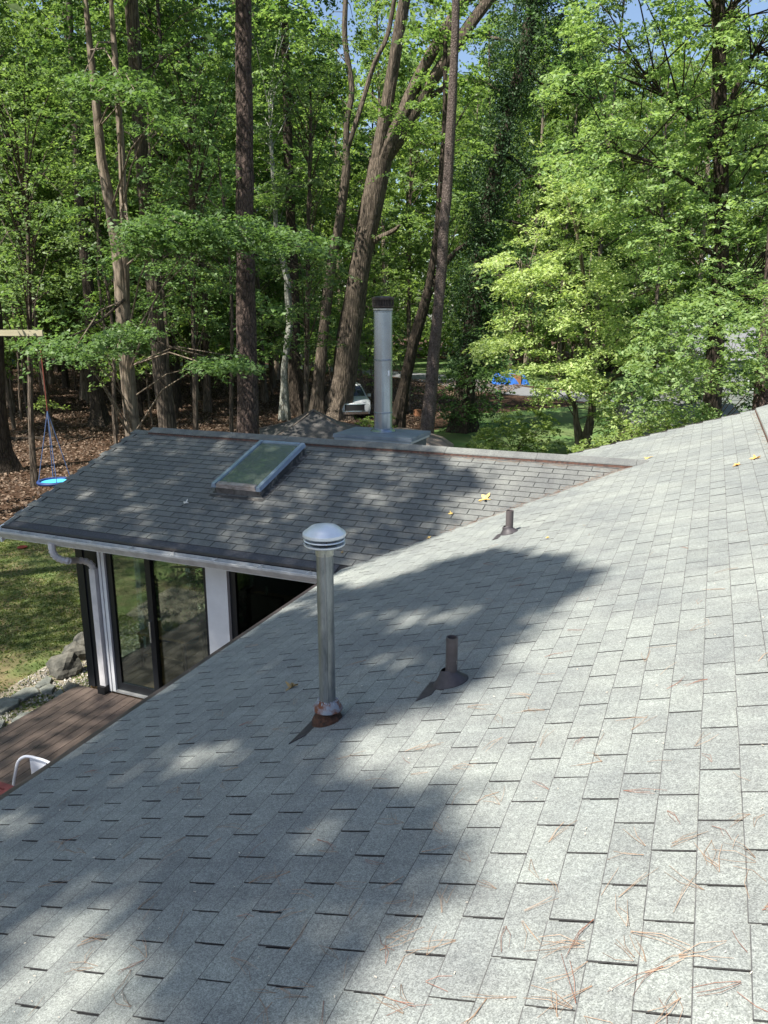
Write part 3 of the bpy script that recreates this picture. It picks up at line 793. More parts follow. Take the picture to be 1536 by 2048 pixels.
# gable side wall: white mullions with glass, back wall
SX = XC + .06
b = MB(); b.box((SX - .06, wallY + .12, DZ), (SX + .06, YB - .75, DZ + .12)); b.box((SX - .06, wallY + .12, zTop - .1), (SX + .06, YB - .75, zTop)); b.obj('side_frame', M['black_frame'], wing)
for yy in (8.75, 9.95, 10.9):
    b = MB(); b.box((SX - .05, yy - .06, DZ + .12), (SX + .05, yy + .06, zTop - .1)); b.obj('mullion', M['post_green'], wing)
ys = [wallY + .13, 8.69, 9.89, 10.84, YB - .75]
for i in range(4):
    b = MB(); b.box((SX - .004, ys[i] + (.12 if i else 0), DZ + .12), (SX + .004, ys[i + 1], zTop - .1)); b.obj('side_pane', M['glass'], wing)
b = MB(); b.box((XC, YB - .74, DZ - .1), (WX, YB - .6, zTop)); b.obj('back_wall', M['chase_side'], wing)
b = MB(); b.add([(SX - .05, wallY, zTop), (SX - .05, YB - .75, zTop), (SX - .05, YR, zr0 - .16), (SX + .05, wallY, zTop), (SX + .05, YB - .75, zTop), (SX + .05, YR, zr0 - .16)],
              [(0, 1, 2), (3, 5, 4), (0, 2, 5, 3), (2, 1, 4, 5), (0, 3, 4, 1)]); b.obj('gable', M['white_paint'], wing)
b = MB(); b.box((XC, wallY, GZ - .05), (WX + 4, YB - .6, DZ)); b.obj('floor', M['floor_wood'], wing)
b = MB(); b.box((WX + .2, wallY + .2, DZ), (WX + .3, YB - .75, zTop)); b.obj('inner_wall', M['chase_side'], wing)

# skylight
sk = thing('skylight', (-5.5, 8.9, zwing(8.9)), 'rectangular glass skylight with metal frame on the darker wing roof', 'skylight')
SU = Vector((0, 1, T)).normalized(); SN = Vector((0, -T, 1)).normalized()
def wl(x, u, h, y0=8.22):            # wing-roof frame: x, distance up the slope from y0, height above
    p = Vector((x, y0, zwing(y0))) + SU * u + SN * h
    return tuple(p)
def wbox(b, xa, xb, ua, ub, ha, hb, mi=0):
    b.hexa([wl(xa, ua, ha), wl(xb, ua, ha), wl(xb, ub, ha), wl(xa, ub, ha), wl(xa, ua, hb), wl(xb, ua, hb), wl(xb, ub, hb), wl(xa, ub, hb)], mi)
SX0, SX1, SLn = -5.86, -5.12, 1.30
b = MB(); wbox(b, SX0 + .02, SX0 + .04, .03, SLn - .02, 0, .105); wbox(b, SX1 - .04, SX1 - .02, .03, SLn - .02, 0, .105)
wbox(b, SX0 + .04, SX1 - .04, SLn - .04, SLn - .02, 0, .105); cb = b.obj('curb', M['curb'], sk)
b = MB(); wbox(b, SX0 + .04, SX1 - .04, .03, .05, 0, .105); b.obj('curb_front', M['curb_face'], cb)
fwid = .07
for (a0, a1, u0, u1, m_) in ((SX0, SX0 + fwid, 0, SLn, 'sky_frame'), (SX1 - fwid, SX1, 0, SLn, 'sky_frame'),
                              (SX0 + fwid, SX1 - fwid, SLn - fwid, SLn, 'sky_frame'), (SX0 + fwid, SX1 - fwid, 0, fwid * 1.25, 'sky_front')):
    b = MB()
    b.hexa([wl(a0, u0, .108), wl(a1, u0, .108), wl(a1, u1, .108), wl(a0, u1, .108),
            wl(a0 + .01, u0 + .01, .165), wl(a1 - .01, u0 + .01, .165), wl(a1 - .01, u1 - .01, .165), wl(a0 + .01, u1 - .01, .165)])
    b.obj('frame_rail', M[m_], sk)
b = MB(); wbox(b, SX0 + fwid - .01, SX1 - fwid + .01, fwid, SLn - fwid + .01, .140, .146); b.obj('pane', M['glass_sky'], sk)
b = MB()   # light shaft under the glass, bright where daylight reaches it
wbox(b, SX0 + .05, SX0 + .065, .06, SLn - .05, -.12, .10); wbox(b, SX1 - .065, SX1 - .05, .06, SLn - .05, -.12, .10)
wbox(b, SX0 + .065, SX1 - .065, SLn - .065, SLn - .05, -.12, .10); wbox(b, SX0 + .065, SX1 - .065, .06, .075, -.12, .10)
wbox(b, SX0 + .065, SX1 - .065, .075, SLn - .065, .006, .012)
b.obj('shaft', M['sky_shaft'], sk)
b = MB(); wbox(b, SX0 - .03, SX0 + .018, -.01, SLn + .05, .008, .012); wbox(b, SX1 - .018, SX1 + .05, -.01, SLn + .05, .008, .012); wbox(b, SX0 - .03, SX1 + .05, -.07, -.012, .010, .014)
b.obj('flashing', M['curb'], sk)

# ------------------------------------------------------------------ pipes on the main roof
def bvent():
    B = on_main(656, 1443); x, y, z = B
    t = thing('vent_pipe', B, 'tall galvanised flue pipe with round pale cap and rusty storm collar', 'vent pipe')
    r = .043
    top = -1.145
    K = .755
    b = MB(); b.lathe([(r, -.05), (r, top - z)], (x, y, z), 32); b.obj('pipe', M['galv'], t, True)
    b = MB(); a = R(-62); b.box((x + r * math.cos(a) - .004, y + r * math.sin(a) - .004, z + .1), (x + r * math.cos(a) + .004, y + r * math.sin(a) + .002, top - .003)); b.obj('seam', M['galv'], t)
    b = MB(); b.lathe([(r + .003, 0), (r + .003, .045)], (x, y, top - .02), 32); b.obj('neck', M['collar'], t, True)
    c = (x, y, top + .02)
    b = MB(); b.lathe([(K * a_, K * b_) for a_, b_ in [(.05, .0), (.125, .012), (.138, .022), (.138, .03), (.125, .030), (.05, .012)]], c, 40); b.obj('lower_disc', M['cap_white'], t, True)
    b = MB(); b.lathe([(K * a_, K * b_) for a_, b_ in [(.08, .028), (.08, .085)]], c, 24); b.obj('louver_core', M['black'], t, True)
    b = MB(); b.lathe([(K * a_, K * b_) for a_, b_ in [(.105, .052), (.134, .050), (.138, .054), (.134, .059), (.105, .058)]], c, 40); b.obj('middle_ring', M['cap_white'], t, True)
    b = MB(); b.lathe([(K * a_, K * b_) for a_, b_ in [(.09, .082), (.137, .076), (.143, .083), (.143, .100), (.136, .108), (.122, .114), (.116, .122), (.09, .142), (.05, .153), (.0005, .157)]], c, 48); b.obj('cap_dome', M['cap_white'], t, True)
    for k in range(4):
        b = MB(); a = k * PI / 2 + .6; b.tube([(x + .089 * math.cos(a), y + .089 * math.sin(a), c[2] + .015), (x + .089 * math.cos(a), y + .089 * math.sin(a), c[2] + .064)], .003, 6); b.obj('cap_stud', M['rust_cap'], t)
    # storm collar tilted with the roof, sealant, rusty base ring and plate
    b = MB(); b.lathe([(K * a_, K * b_) for a_, b_ in [(.0585, .085), (.072, .075), (.103, .028), (.106, .016), (.098, .014), (.06, .05)]], (x, y, z + .068), 36); b.obj('storm_collar', M['rust'], t, True)
    b = MB()
    for k in range(26):
        a = k * 2 * PI / 26; rr_ = .048 + .005 * math.sin(k * 2.7); q = Vector((x + rr_ * math.cos(a), y + rr_ * math.sin(a), z + .126 + .003 * math.sin(k * 3.3)))
        b.tube([q + Vector((0, 0, -.010)), q + Vector((0, 0, .006))], [.008, .003], 5)
    b.obj('sealant', M['sealant'], t, True)
    b = MB(); b.lathe([(K * a_, K * b_) for a_, b_ in [(.118, -.05), (.112, .012), (.092, .05), (.07, .075)]], (x, y, z + .004), 30); b.obj('base_cone', M['rust_dark'], t, True)
    return t
def main_frame_pt(P, du, dv, dh):      # du along +Y, dv up the slope, dh off the roof
    return tuple(Vector(P) + Vector((0, 1, 0)) * du + Vector((1, 0, T)).normalized() * dv + Vector((-T, 0, 1)).normalized() * dh)
def plate(P, u0, u1, v0, v1, mname, parent, taper=0):
    b = MB()
    q = [main_frame_pt(P, u0, v0, .003), main_frame_pt(P, u1, v0, .003), main_frame_pt(P, u1, v1, .001), main_frame_pt(P, u0 + taper, v1, .001)]
    q2 = [main_frame_pt(P, u0, v0, .0125), main_frame_pt(P, u1, v0, .0125), main_frame_pt(P, u1, v1, .0105), main_frame_pt(P, u0 + taper, v1, .0105)]
    b.hexa(q + q2); return b.obj('flashing_plate', M[mname], parent)
bv = bvent(); Pb = on_main(656, 1447)
plate(Pb, -.22, .06, -.115, -.055, 'flash', bv, .1)
def plumbing(px, py, r, h, label, worn, s=1.0):
    B = on_main(px, py); x, y, z = B
    t = thing('plumbing_vent', B, label, 'vent pipe', 'short brown plumbing vents on the near roof')
    b = MB(); b.lathe([(r, 0), (r, h), (r * .8, h), (r * .8, h - .12)], (x, y, z), 26, cap=False); p_ = b.obj('pipe', M['pvc'], t, True)
    b = MB(); b.lathe([(r * .79, 0), (r * .79, .005)], (x, y, z + h - .12), 20); b.obj('pipe_inside', M['black'], p_, True)
    if worn:
        b = MB(); b.lathe([(r * 1.01, .04), (r * 1.012, h * .52)], (x, y, z), 26, cap=False); b.obj('worn_paint', M['pvc_worn'], p_, True)
    N_ = Vector((-T, 0, 1)).normalized()
    b = MB(); n = 30; o = 0
    rings = [(.098 * s, .002), (.098 * s, .012), (.076 * s, .030), (.054 * s, .055), (r * 1.35, .072), (r * 1.02, .082)]
    for j, (rr, hh) in enumerate(rings):
        for k in range(n):
            a = 2 * PI * k / n
            base = Vector(B) + N_ * hh + (Vector((1, 0, T)).normalized() * math.cos(a) + Vector((0, 1, 0)) * math.sin(a)) * rr * (1 if j < 3 else 1)
            b.v.append(tuple(base))
    for j in range(len(rings) - 1):
        for k in range(n): b.f.append((j * n + k, j * n + (k + 1) % n, (j + 1) * n + (k + 1) % n, (j + 1) * n + k)); b.mi.append(0)
    b.obj('rubber_boot', M['flash'], t, True)
    plate(B, -.215 * s, .02, -.125 * s, -.06 * s, 'flash', t, .07)
    plate(B, -.05, .13 * s, -.06 * s, -.0 * s, 'flash', t, .0)
    return t
plumbing(902, 1366, .0315, .265, 'short brown plumbing vent with worn flaking paint, right of the tall flue pipe', True)
plumbing(1018, 1067, .037, .235, 'short brown plumbing vent farther off near the roof valley', False, .95)

# ------------------------------------------------------------------ chimney
def chimney():
    cx, cy_, zt_ = -4.455, 10.63, -1.70
    t = thing('chimney', (cx, cy_, -2.3), 'round grey metal chimney pipe standing on a flat metal capped chase', 'chimney')
    xa_, xb_, ya_, yb_ = -5.10, -3.84, 10.22, 11.06
    b = MB(); b.box((xa_ + .06, ya_ + .05, GZ), (xb_ - .06, yb_ - .05, zt_ - .10)); b.obj('chase', M['chase_side'], t)
    b = MB(); b.box((xb_ - .10, ya_ + .03, -2.6), (xb_ - .045, ya_ + .08, zt_ - .10)); b.obj('corner_board', M['chase_side'], t)
    b = MB(); b.box((xa_ + .02, ya_ + .02, zt_ - .10), (xb_ - .02, yb_ - .02, zt_ - .06)); b.obj('chase_trim', M['chase_edge'], t)
    b = MB(); b.box((xa_, ya_, zt_ - .062), (xb_, yb_, zt_ - .052)); b.box((xa_ + .006, ya_ + .006, zt_ - .052), (xb_ - .006, yb_ - .006, zt_ - .012)); b.obj('cap_edge', M['chase_metal'], t)
    b = MB(); o = .008
    b.add([(xa_ + o, ya_ + o, zt_ - .012), (xb_ - o, ya_ + o, zt_ - .012), (xb_ - o, yb_ - o, zt_ - .012), (xa_ + o, yb_ - o, zt_ - .012), (cx, cy_, zt_ + .012)], [(0, 1, 4), (1, 2, 4), (2, 3, 4), (3, 0, 4)])
    b.obj('chase_cap', M['chase_metal'], t)
    r = .137
    zz = [zt_, -1.41, -.64, .05]
    for i in range(3):
        b = MB(); b.lathe([(r, zz[i] + .012), (r, zz[i + 1] - .012)], (cx, cy_, 0), 44); b.obj('pipe_section', M['galv2'], t, True)
        b = MB(); b.lathe([(r - .002, zz[i + 1] - .014), (r + .006, zz[i + 1] - .010), (r + .006, zz[i + 1] + .0), (r - .002, zz[i + 1] + .002), (r + .004, zz[i + 1] + .006), (r - .002, zz[i + 1] + .013)], (cx, cy_, 0), 44, cap=False); b.obj('joint_band', M['galv2'], t, True)
    b = MB(); b.lathe([(r + .055, 0), (r + .055, .012), (r + .03, .03), (r + .004, .05)], (cx, cy_, zt_ + .004), 44); b.obj('base_collar', M['galv2'], t, True)
    b = MB(); b.lathe([(r - .01, .05), (r + .01, .07), (r + .01, .09), (r - .015, .1)], (cx, cy_, 0), 40); b.obj('top_neck', M['collar'], t, True)
    b = MB(); b.lathe([(r - .02, .09), (r - .02, .24)], (cx, cy_, 0), 30); b.obj('cap_core', M['black'], t, True)
    b = MB(); b.lathe([(.10, .105), (.158, .105), (.160, .125), (.145, .128)], (cx, cy_, 0), 44); b.obj('cap_base', M['rust_cap'], t, True)
    b = MB()
    for k in range(40):
        a = 2 * PI * k / 40; b.box((cx + .152 * math.cos(a) - .004, cy_ + .152 * math.sin(a) - .004, .125), (cx + .152 * math.cos(a) + .004, cy_ + .152 * math.sin(a) + .004, .215))
    b.obj('cap_screen', M['rust_cap'], t)
    b = MB(); b.lathe([(.150, .212), (.163, .212), (.165, .240), (.158, .246), (.09, .262), (.0005, .268)], (cx, cy_, 0), 44); b.obj('cap_lid', M['rust_cap'], t, True)
    L0 = yplane(783, 748, cy_ - .125)
    a = math.atan2(-cy_, -cx) + .62
    b = MB(); q = Vector((cx + (r + .003) * math.cos(a), cy_ + (r + .003) * math.sin(a), -.86)); tx = Vector((-math.sin(a), math.cos(a), 0)) * .016
    nx = Vector((math.cos(a), math.sin(a), 0)) * .002
    b.hexa([tuple(q - tx - nx), tuple(q + tx - nx), tuple(q + tx + nx), tuple(q - tx + nx), tuple(q - tx - nx + Vector((0, 0, .075))), tuple(q + tx - nx + Vector((0, 0, .075))), tuple(q + tx + nx + Vector((0, 0, .075))), tuple(q - tx + nx + Vector((0, 0, .075)))])
    b.obj('sticker', M['white_paint'], t)
chimney()

# ------------------------------------------------------------------ leaves and needles lying on the roofs
def lobed_leaf(name, P, N_, size, m, label, rot=0, curl=.25):
    N_ = Vector(N_).normalized(); a = N_.orthogonal().normalized(); a = Matrix.Rotation(rot, 3, N_) @ a; c = N_.cross(a)
    n = 30; b = MB(); b.v.append(tuple(Vector(P) + N_ * .012))
    for k in range(n):
        th = 2 * PI * k / n
        rr = size * (.55 + .24 * math.cos(5 * th + .4 * math.sin(th + rot)) + .09 * math.cos(9 * th + rot) + .06 * math.sin(3 * th + 2 * rot)) * (1 if abs(math.cos(th / 2)) > .2 else .5)
        rr = max(rr, size * .16)
        h = .014 + curl * rr * (.45 + .55 * math.sin(2 * th + rot)) + .0
        b.v.append(tuple(Vector(P) + a * rr * math.cos(th) + c * rr * math.sin(th) * .8 + N_ * abs(h)))
    for k in range(n): b.f.append((0, 1 + k, 1 + (k + 1) % n)); b.mi.append(0)
    st = MB(); p0 = Vector(P) + N_ * .014; p1 = p0 - a * size * .9 + N_ * .01
    o = b.obj(name, m, label=label, cat='leaf')
    md = o.modifiers.new('t', 'SOLIDIFY'); md.thickness = .0012
    st.tube([p0, (p0 + p1) / 2 + N_ * .006, p1], .0018, 5); st.obj('stalk', m, o)
    return o
NM = (-T, 0, 1); NW = (0, -T, 1)
lobed_leaf('leaf', on_wing(970, 1000), NW, .115, M['yellow_leaf'], 'large yellow lobed leaf lying on the sunlit part of the wing roof', .4, .5)
lobed_leaf('leaf', on_wing(902, 1029), NW, .045, M['yellow_leaf'], 'small yellow leaf below the large yellow one on the wing roof', 1.4, .5)
lobed_leaf('leaf', on_main(585, 1378), NM, .062, M['tan_leaf'], 'curled brown leaf lying left of the tall flue pipe', 2.2, .8)
lobed_leaf('leaf', on_main(1474, 933), NM, .062, M['orange_leaf'], 'smaller orange leaf lying just left of the other orange one near the ridge', .2, .4)
lobed_leaf('leaf', on_main(1512, 919), NM, .085, M['orange_leaf'], 'larger orange leaf beside the vented main ridge', 1.0, .4)
lobed_leaf('leaf', on_main(1297, 918), NM, .075, M['yellow_leaf'], 'yellow leaf lying just past the end of the wing ridge cap', 2.0, .3)
lobed_leaf('leaf', on_wing(372, 1008), NW, .07, M['pale_leaf'], 'pale torn leaf on the shaded wing roof left of the skylight', .9, .5)
lobed_leaf('leaf', on_wing(685, 1107), NW, .03, M['tan_leaf'], 'tiny brown leaf near the wing eave behind the round pipe cap', .9, .5)
lobed_leaf('leaf', on_main(1096, 1078), NM, .03, M['yellow_leaf'], 'tiny yellow leaf right of the farther plumbing vent', .9, .3)
lobed_leaf('leaf', on_wing(858, 1078), NW, .035, M['yellow_leaf'], 'small yellow green leaf lying in the valley between the roofs', .3, .6)

b = MB(); b2 = MB()
def needle_bunch(bm, P, fr_a, fr_b, N_, n=3, L=.14, ang=0):
    for k in range(n):
        a = ang + random.gauss(0, .16)
        l = L * random.uniform(.7, 1.2)
        d = fr_a * math.cos(a) + fr_b * math.sin(a); q = fr_a * -math.sin(a) + fr_b * math.cos(a)
        p0 = P + N_ * .012 + q * random.gauss(0, .002)
        bend = random.uniform(-.02, .02)
        p1 = p0 + d * l * .5 + q * bend + N_ * random.uniform(.0, .006); p2 = p0 + d * l + q * bend * .3
        bm.tube([p0, p1, p2], [.0007, .0007, .0005], 3, caps=False)
va = Vector((0, 1, 0)); vb = Vector((1, 0, T)).normalized(); vn = Vector((-T, 0, 1)).normalized()
cnt = 0
while cnt < 190:
    u = random.random()
    px, py = random.uniform(-20, 1536), 1040 + 1010 * random.random() ** .9
    if not (in_poly([px], [py], [(-30, 2060), (-30, 1640), (640, 1190), (1000, 1040), (1540, 930), (1540, 2060)])[0]): continue
    P_ = Vector(on_main(px, py)); ds_ = P_.length
    if ds_ > 7.5 or (ds_ > 3.2 and random.random() < .35): continue
    needle_bunch(b if random.random() < .75 else b2, P_, va, vb, vn, random.choice((1, 2, 2, 3)), random.uniform(.07, .15), random.uniform(0, 2 * PI)); cnt += 1
for px, py in [(1000, 1617), (935, 1420), (1060, 1400), (1170, 1905), (1270, 1930), (1345, 1700), (1440, 1755), (1360, 1925), (890, 1825), (1100, 1690), (620, 2000), (560, 1990), (905, 1540), (1515, 1740), (1290, 1710), (1205, 1530), (120, 1700), (160, 1895)]:
    P_ = Vector(on_main(px, py)); a_ = random.uniform(0, 2 * PI)
    for k in range(2): needle_bunch(b, P_ + va * random.gauss(0, .02), va, vb, vn, 2, .11, a_ + random.gauss(0, .5))
for k in range(380):                      # needles gathered in the valley
    y_ = YE + .4 + (YR - YE - .4) * random.random() ** .6
    x_ = xval(y_) + abs(random.gauss(0, .05)) * random.choice((-1, 1.4))
    z_ = max(zmain(x_), zwing(y_))
    needle_bunch(b if k % 3 else b2, Vector((x_, y_, z_)), Vector((.7, .7, .22)).normalized(), Vector((-.7, .7, 0)).normalized(), Vector((0, 0, 1)), 1, .08, random.gauss(0, .35))
for k in range(260):                      # along the left side of both ridge vents
    y_ = random.uniform(2, 12); x_ = XR - .16 - abs(random.gauss(0, .02))
    needle_bunch(b, Vector((x_, y_, zmain(x_))), va, vb, vn, 1, .08, random.gauss(0, .2))
for k in range(240):
    x_ = random.uniform(-7.5, -.6) if k % 3 else random.uniform(-3.5, -.6); y_ = YR - .16 - abs(random.gauss(0, .02))
    needle_bunch(b, Vector((x_, y_, zwing(y_))), Vector((1, 0, 0)), Vector((0, 1, T)), Vector((0, 0, 1)), 1, .09, random.gauss(0, .15))
nd = b.obj('pine_needle_litter', M['needle'], kind='stuff'); b2.obj('old_needle_litter', M['needle_dark'], kind='stuff')
b = MB()
for k in range(260):
    if random.random() < .5:
        px, py = random.uniform(0, 1536), random.uniform(1150, 2048); P_ = Vector(on_main(px, py))
        if not in_main(P_.x, P_.y): continue
        n_ = vn
    else:
        x_, y_ = random.uniform(XL + .1, -1.5), random.uniform(YE + .1, YR - .2)
        if x_ > xval(y_): continue
        P_ = Vector((x_, y_, zwing(y_))); n_ = Vector((0, -T, 1)).normalized()
    s_ = random.uniform(.0015, .0045); d_ = Vector((random.gauss(0, 1), random.gauss(0, 1), 0)).normalized()
    b.tube([P_ + n_ * .012, P_ + n_ * .014 + d_ * s_ * 2], [s_ * .5, s_ * .35], 4)
b.obj('roof_debris', M['debris'], kind='stuff')

# ------------------------------------------------------------------ deck, furniture, gravel border
dk = link('deck', None, None, None, 'brown board deck below the eave leading to the sliding glass doors', 'deck'); dk['wl'] = (0, 0, 0)
for k in range(31):
    x_ = -7.86 + k * .146
    if x_ > WX - .1: break
    b = MB(); b.box((x_, 1.5, DZ - .045), (x_ + .138, wallY - .065, DZ - .018)); b.obj('board', M['deck'], dk)
b = MB(); b.box((-7.84, 1.52, GZ), (WX, wallY - .07, DZ - .05)); b.obj('joists', M['deck_dark'], dk)
b = MB(); b.box((-7.886, 1.5, GZ), (-7.865, wallY - .07, DZ - .02)); b.obj('skirt_board', M['deck'], dk)

ch = thing('patio_chair', at(60, 1560, 7.2), 'white patio chair with curved tube arm, half hidden by the near eave', 'chair')
DC = 7.2
deckz = DZ - .018
def sm(pts, n=5):
    P_ = [Vector(p) for p in pts]; out = []
    for i in range(len(P_) - 1):
        p0 = P_[max(i - 1, 0)]; p1 = P_[i]; p2 = P_[i + 1]; p3 = P_[min(i + 2, len(P_) - 1)]
        for k in range(n):
            t = k / n
            out.append(.5 * ((2 * p1) + (p2 - p0) * t + (2 * p0 - 5 * p1 + 4 * p2 - p3) * t * t + (3 * p1 - p0 - 3 * p2 + p3) * t ** 3))
    out.append(P_[-1]); return out
arm = [at(27, 1573, DC), at(31, 1545, DC), at(37, 1522, DC), at(52, 1513, DC), at(75, 1517, DC), at(93, 1523, DC), at(104, 1530, DC)]
vx = at(100, 1500, DC) - at(0, 1500, DC); vx /= np.linalg.norm(vx)
fwv = np.array([-sy, cy, 0])
for k, off in enumerate((0.0, -.52)):
    pts = [np.array(p) + fwv * off for p in arm]
    low = pts[0].copy(); low[2] = deckz; low[0] -= .02
    end = pts[-1].copy(); end2 = end.copy(); end2 += vx * .05; end2[2] = deckz
    b = MB(); b.tube(sm([low] + pts + [end + vx * .03 + np.array([0, 0, -.08]), end2]), .0155, 8); b.obj('arm_frame', M['white_chair'], ch, True)
q = [at(60, 1516, DC + .02), at(92, 1524, DC + .02)]
b = MB()
z_lo = np.array([0, 0, -.36])
o1 = fwv * .0; o2 = fwv * -.012
b.hexa([tuple(q[0] + z_lo + o2), tuple(q[1] + z_lo + o2), tuple(q[1] + z_lo), tuple(q[0] + z_lo), tuple(q[0] + o2), tuple(q[1] + o2), tuple(q[1]), tuple(q[0])])
b.obj('side_panel', M['white_chair'], ch)
b = MB(); a0 = at(84, 1560, DC); a0[2] = deckz + .42; u_ = vx * .40; w_ = fwv * -.5
b.hexa([tuple(a0), tuple(a0 + u_), tuple(a0 + u_ + w_), tuple(a0 + w_)] + [tuple(p + np.array([0, 0, .02])) for p in (a0, a0 + u_, a0 + u_ + w_, a0 + w_)])
b.obj('seat', M['white_chair'], ch)

c = gp(33, 1573, -4.42)
tb = thing('slatted_table', (c[0] - .6, c[1] - .45, deckz), 'dark red slatted patio table at the corner of the deck under the eave', 'table')
b = MB()
b.box((c[0] - 1.2, c[1] - .07, -4.45), (c[0], c[1], -4.42)); b.box((c[0] - .07, c[1] - .9, -4.45), (c[0], c[1] - .07, -4.42)); b.box((c[0] - 1.2, c[1] - .9, -4.45), (c[0] - 1.13, c[1] - .07, -4.42))
b.box((c[0] - 1.13, c[1] - .9, -4.45), (c[0] - .07, c[1] - .83, -4.42)); b.obj('table_frame', M['red_table'], tb)
for k in range(12):
    yy = c[1] - .135 - k * .058
    b = MB(); b.box((c[0] - 1.13, yy, -4.447), (c[0] - .07, yy + .045, -4.425)); b.obj('slat', M['red_table'], tb)
for dx in (-1.17, -.04):
    for dy in (-.87, -.04):
        b = MB(); b.box((c[0] + dx - .025, c[1] + dy - .025, deckz), (c[0] + dx + .025, c[1] + dy + .025, -4.45)); b.obj('leg', M['red_table'], tb)

bed = sheet('gravel_bed', rag([(-7.9, 3.5), (-7.85, 7.6), (-7.75, 7.7), (-7.85, 11.5), (-8.6, 11.2), (-9.1, 9.4), (-9.1, 8.3), (-9.0, 7.2), (-9.3, 5.5), (-9.6, 3.5)], 6, .06), GZ + .010, M['gravel_base'])
bed['wl'] = (0, 0, 0)
def rock(c, r, m, name, parent=None, flat=.6, sd=0, **kw):
    bm = bmesh.new(); bmesh.ops.create_icosphere(bm, subdivisions=3, radius=1)
    for v in bm.verts:
        n_ = mnoise.noise(v.co * 1.1 + Vector((sd * 3.1, sd, 0))) * .55 + mnoise.noise(v.co * 3 + Vector((sd, 0, 0))) * .16
        v.co = v.co * (1 + n_)
        v.co.x *= r[0]; v.co.y *= r[1]; v.co.z *= r[2]
        v.co += Vector(c)
    me = bpy.data.meshes.new(name); bm.to_mesh(me); bm.free(); me.materials.append(m)
    return link(name, me, parent, **kw)
for i, (px, py, rx, ry, rz, lb) in enumerate([
        (133, 1348, .24, .20, .2, 'large grey boulder beside the gravel, nearest to the deck corner'),
        (150, 1318, .22, .16, .19, 'upright grey boulder behind the largest one at the lawn edge'),
        (168, 1296, .2, .22, .15, 'dark boulder at the lawn edge right beside the downspout corner'),
        (150, 1382, .2, .12, .08, 'low brown rock between the boulders and the deck edge')]):
    P_ = gp(px, py); rock((P_[0], P_[1], GZ + rz * .5), (rx, ry, rz), M['stone'], 'boulder', sd=i + 1, label=lb, cat='boulder')
def flagst(poly, i):
    q = [gp(*p) for p in poly]; n = len(q); b = MB(); z1 = GZ + .06 + .012 * (i % 3)
    cx_ = sum(p[0] for p in q) / n; cy2 = sum(p[1] for p in q) / n
    b.add([(p[0], p[1], GZ + .005) for p in q] + [(p[0], p[1], z1 - .012) for p in q] + [(cx_ + (p[0] - cx_) * .94, cy2 + (p[1] - cy2) * .94, z1) for p in q],
          [tuple(range(2 * n, 3 * n))] + [(k, (k + 1) % n, n + (k + 1) % n, n + k) for k in range(n)] + [(n + k, n + (k + 1) % n, 2 * n + (k + 1) % n, 2 * n + k) for k in range(n)])
    b.obj('flagstone', M['flag'], bed)
for i, pl in enumerate([[(22, 1399), (50, 1382), (72, 1381), (80, 1390), (48, 1405)], [(-30, 1420), (10, 1402), (40, 1406), (38, 1415), (5, 1432), (-25, 1440)],
                        [(24, 1452), (42, 1437), (74, 1431), (60, 1444), (30, 1455)], [(70, 1378), (95, 1358), (105, 1362), (100, 1374), (80, 1380)],
                        [(80, 1385), (100, 1375), (112, 1380), (104, 1390), (85, 1392)], [(-30, 1475), (-5, 1450), (12, 1450), (5, 1465), (-20, 1490)], [(108, 1394), (122, 1384), (128, 1392), (120, 1402)]]): flagst(pl, i)
b = MB()
for k in range(4200):
    x_, y_ = random.uniform(-9.5, -7.9), random.uniform(4.5, 11.4)
    lim = np.interp(y_, [4.5, 7, 8.3, 9.4, 11.4], [-9.4, -9.0, -9.05, -8.95, -8.5])
    if x_ < lim or (mnoise.noise(Vector((x_ * 2.2, y_ * 2.2, 0))) < -.12 and y_ < 8): continue
    r_ = random.uniform(.012, .03); a = random.uniform(0, PI)
    ca, sa = math.cos(a) * r_, math.sin(a) * r_
    b.add([(x_ + ca, y_ + sa, GZ + .02), (x_ - sa * .7, y_ + ca * .7, GZ + .02), (x_ - ca, y_ - sa, GZ + .02), (x_ + sa * .7, y_ - ca * .7, GZ + .02), (x_ + .1 * ca, y_, GZ + .02 + r_ * .9)],
          [(0, 1, 4), (1, 2, 4), (2, 3, 4), (3, 0, 4)])
b.obj('gravel', M['gravel'], bed, kind='stuff')

# ------------------------------------------------------------------ inside the sunroom
def leafy(name, c, n, r, h, size, parent, m=None):
    C_ = np.column_stack([rng.normal(0, r, n), rng.normal(0, r, n), rng.uniform(0, h, n)]) + np.array(c)
    Nn = rng.normal(0, .7, (n, 3)); Nn[:, 2] += .6
    return link(name, leaf_mesh(name, C_, Nn, rng.uniform(.6, 1.2, n) * size, m or M['lf_house'], .45), parent)
def table(c, w, d, h, label, m='floor_wood'):
    t = thing('indoor_table', (c[0], c[1], DZ), label, 'table')
    b = MB(); b.box((c[0] - w / 2, c[1] - d / 2, DZ + h - .035), (c[0] + w / 2, c[1] + d / 2, DZ + h)); b.obj('tabletop', M[m], t)
    b = MB(); b.box((c[0] - w / 2 + .06, c[1] - d / 2 + .06, DZ + .2), (c[0] + w / 2 - .06, c[1] + d / 2 - .06, DZ + .22)); b.obj('shelf', M[m], t)
    for sx in (-1, 1):
        for sy_ in (-1, 1):
            x_, y_ = c[0] + sx * (w / 2 - .04), c[1] + sy_ * (d / 2 - .04)
            b = MB(); b.box((x_ - .02, y_ - .02, DZ), (x_ + .02, y_ + .02, DZ + h - .035)); b.obj('leg', M['dark_wood'], t)
    return t
table((-7.0, 8.6), .85, .55, .55, 'low wooden table with a plant pot on it, seen through the left glass door', 'floor_wood')
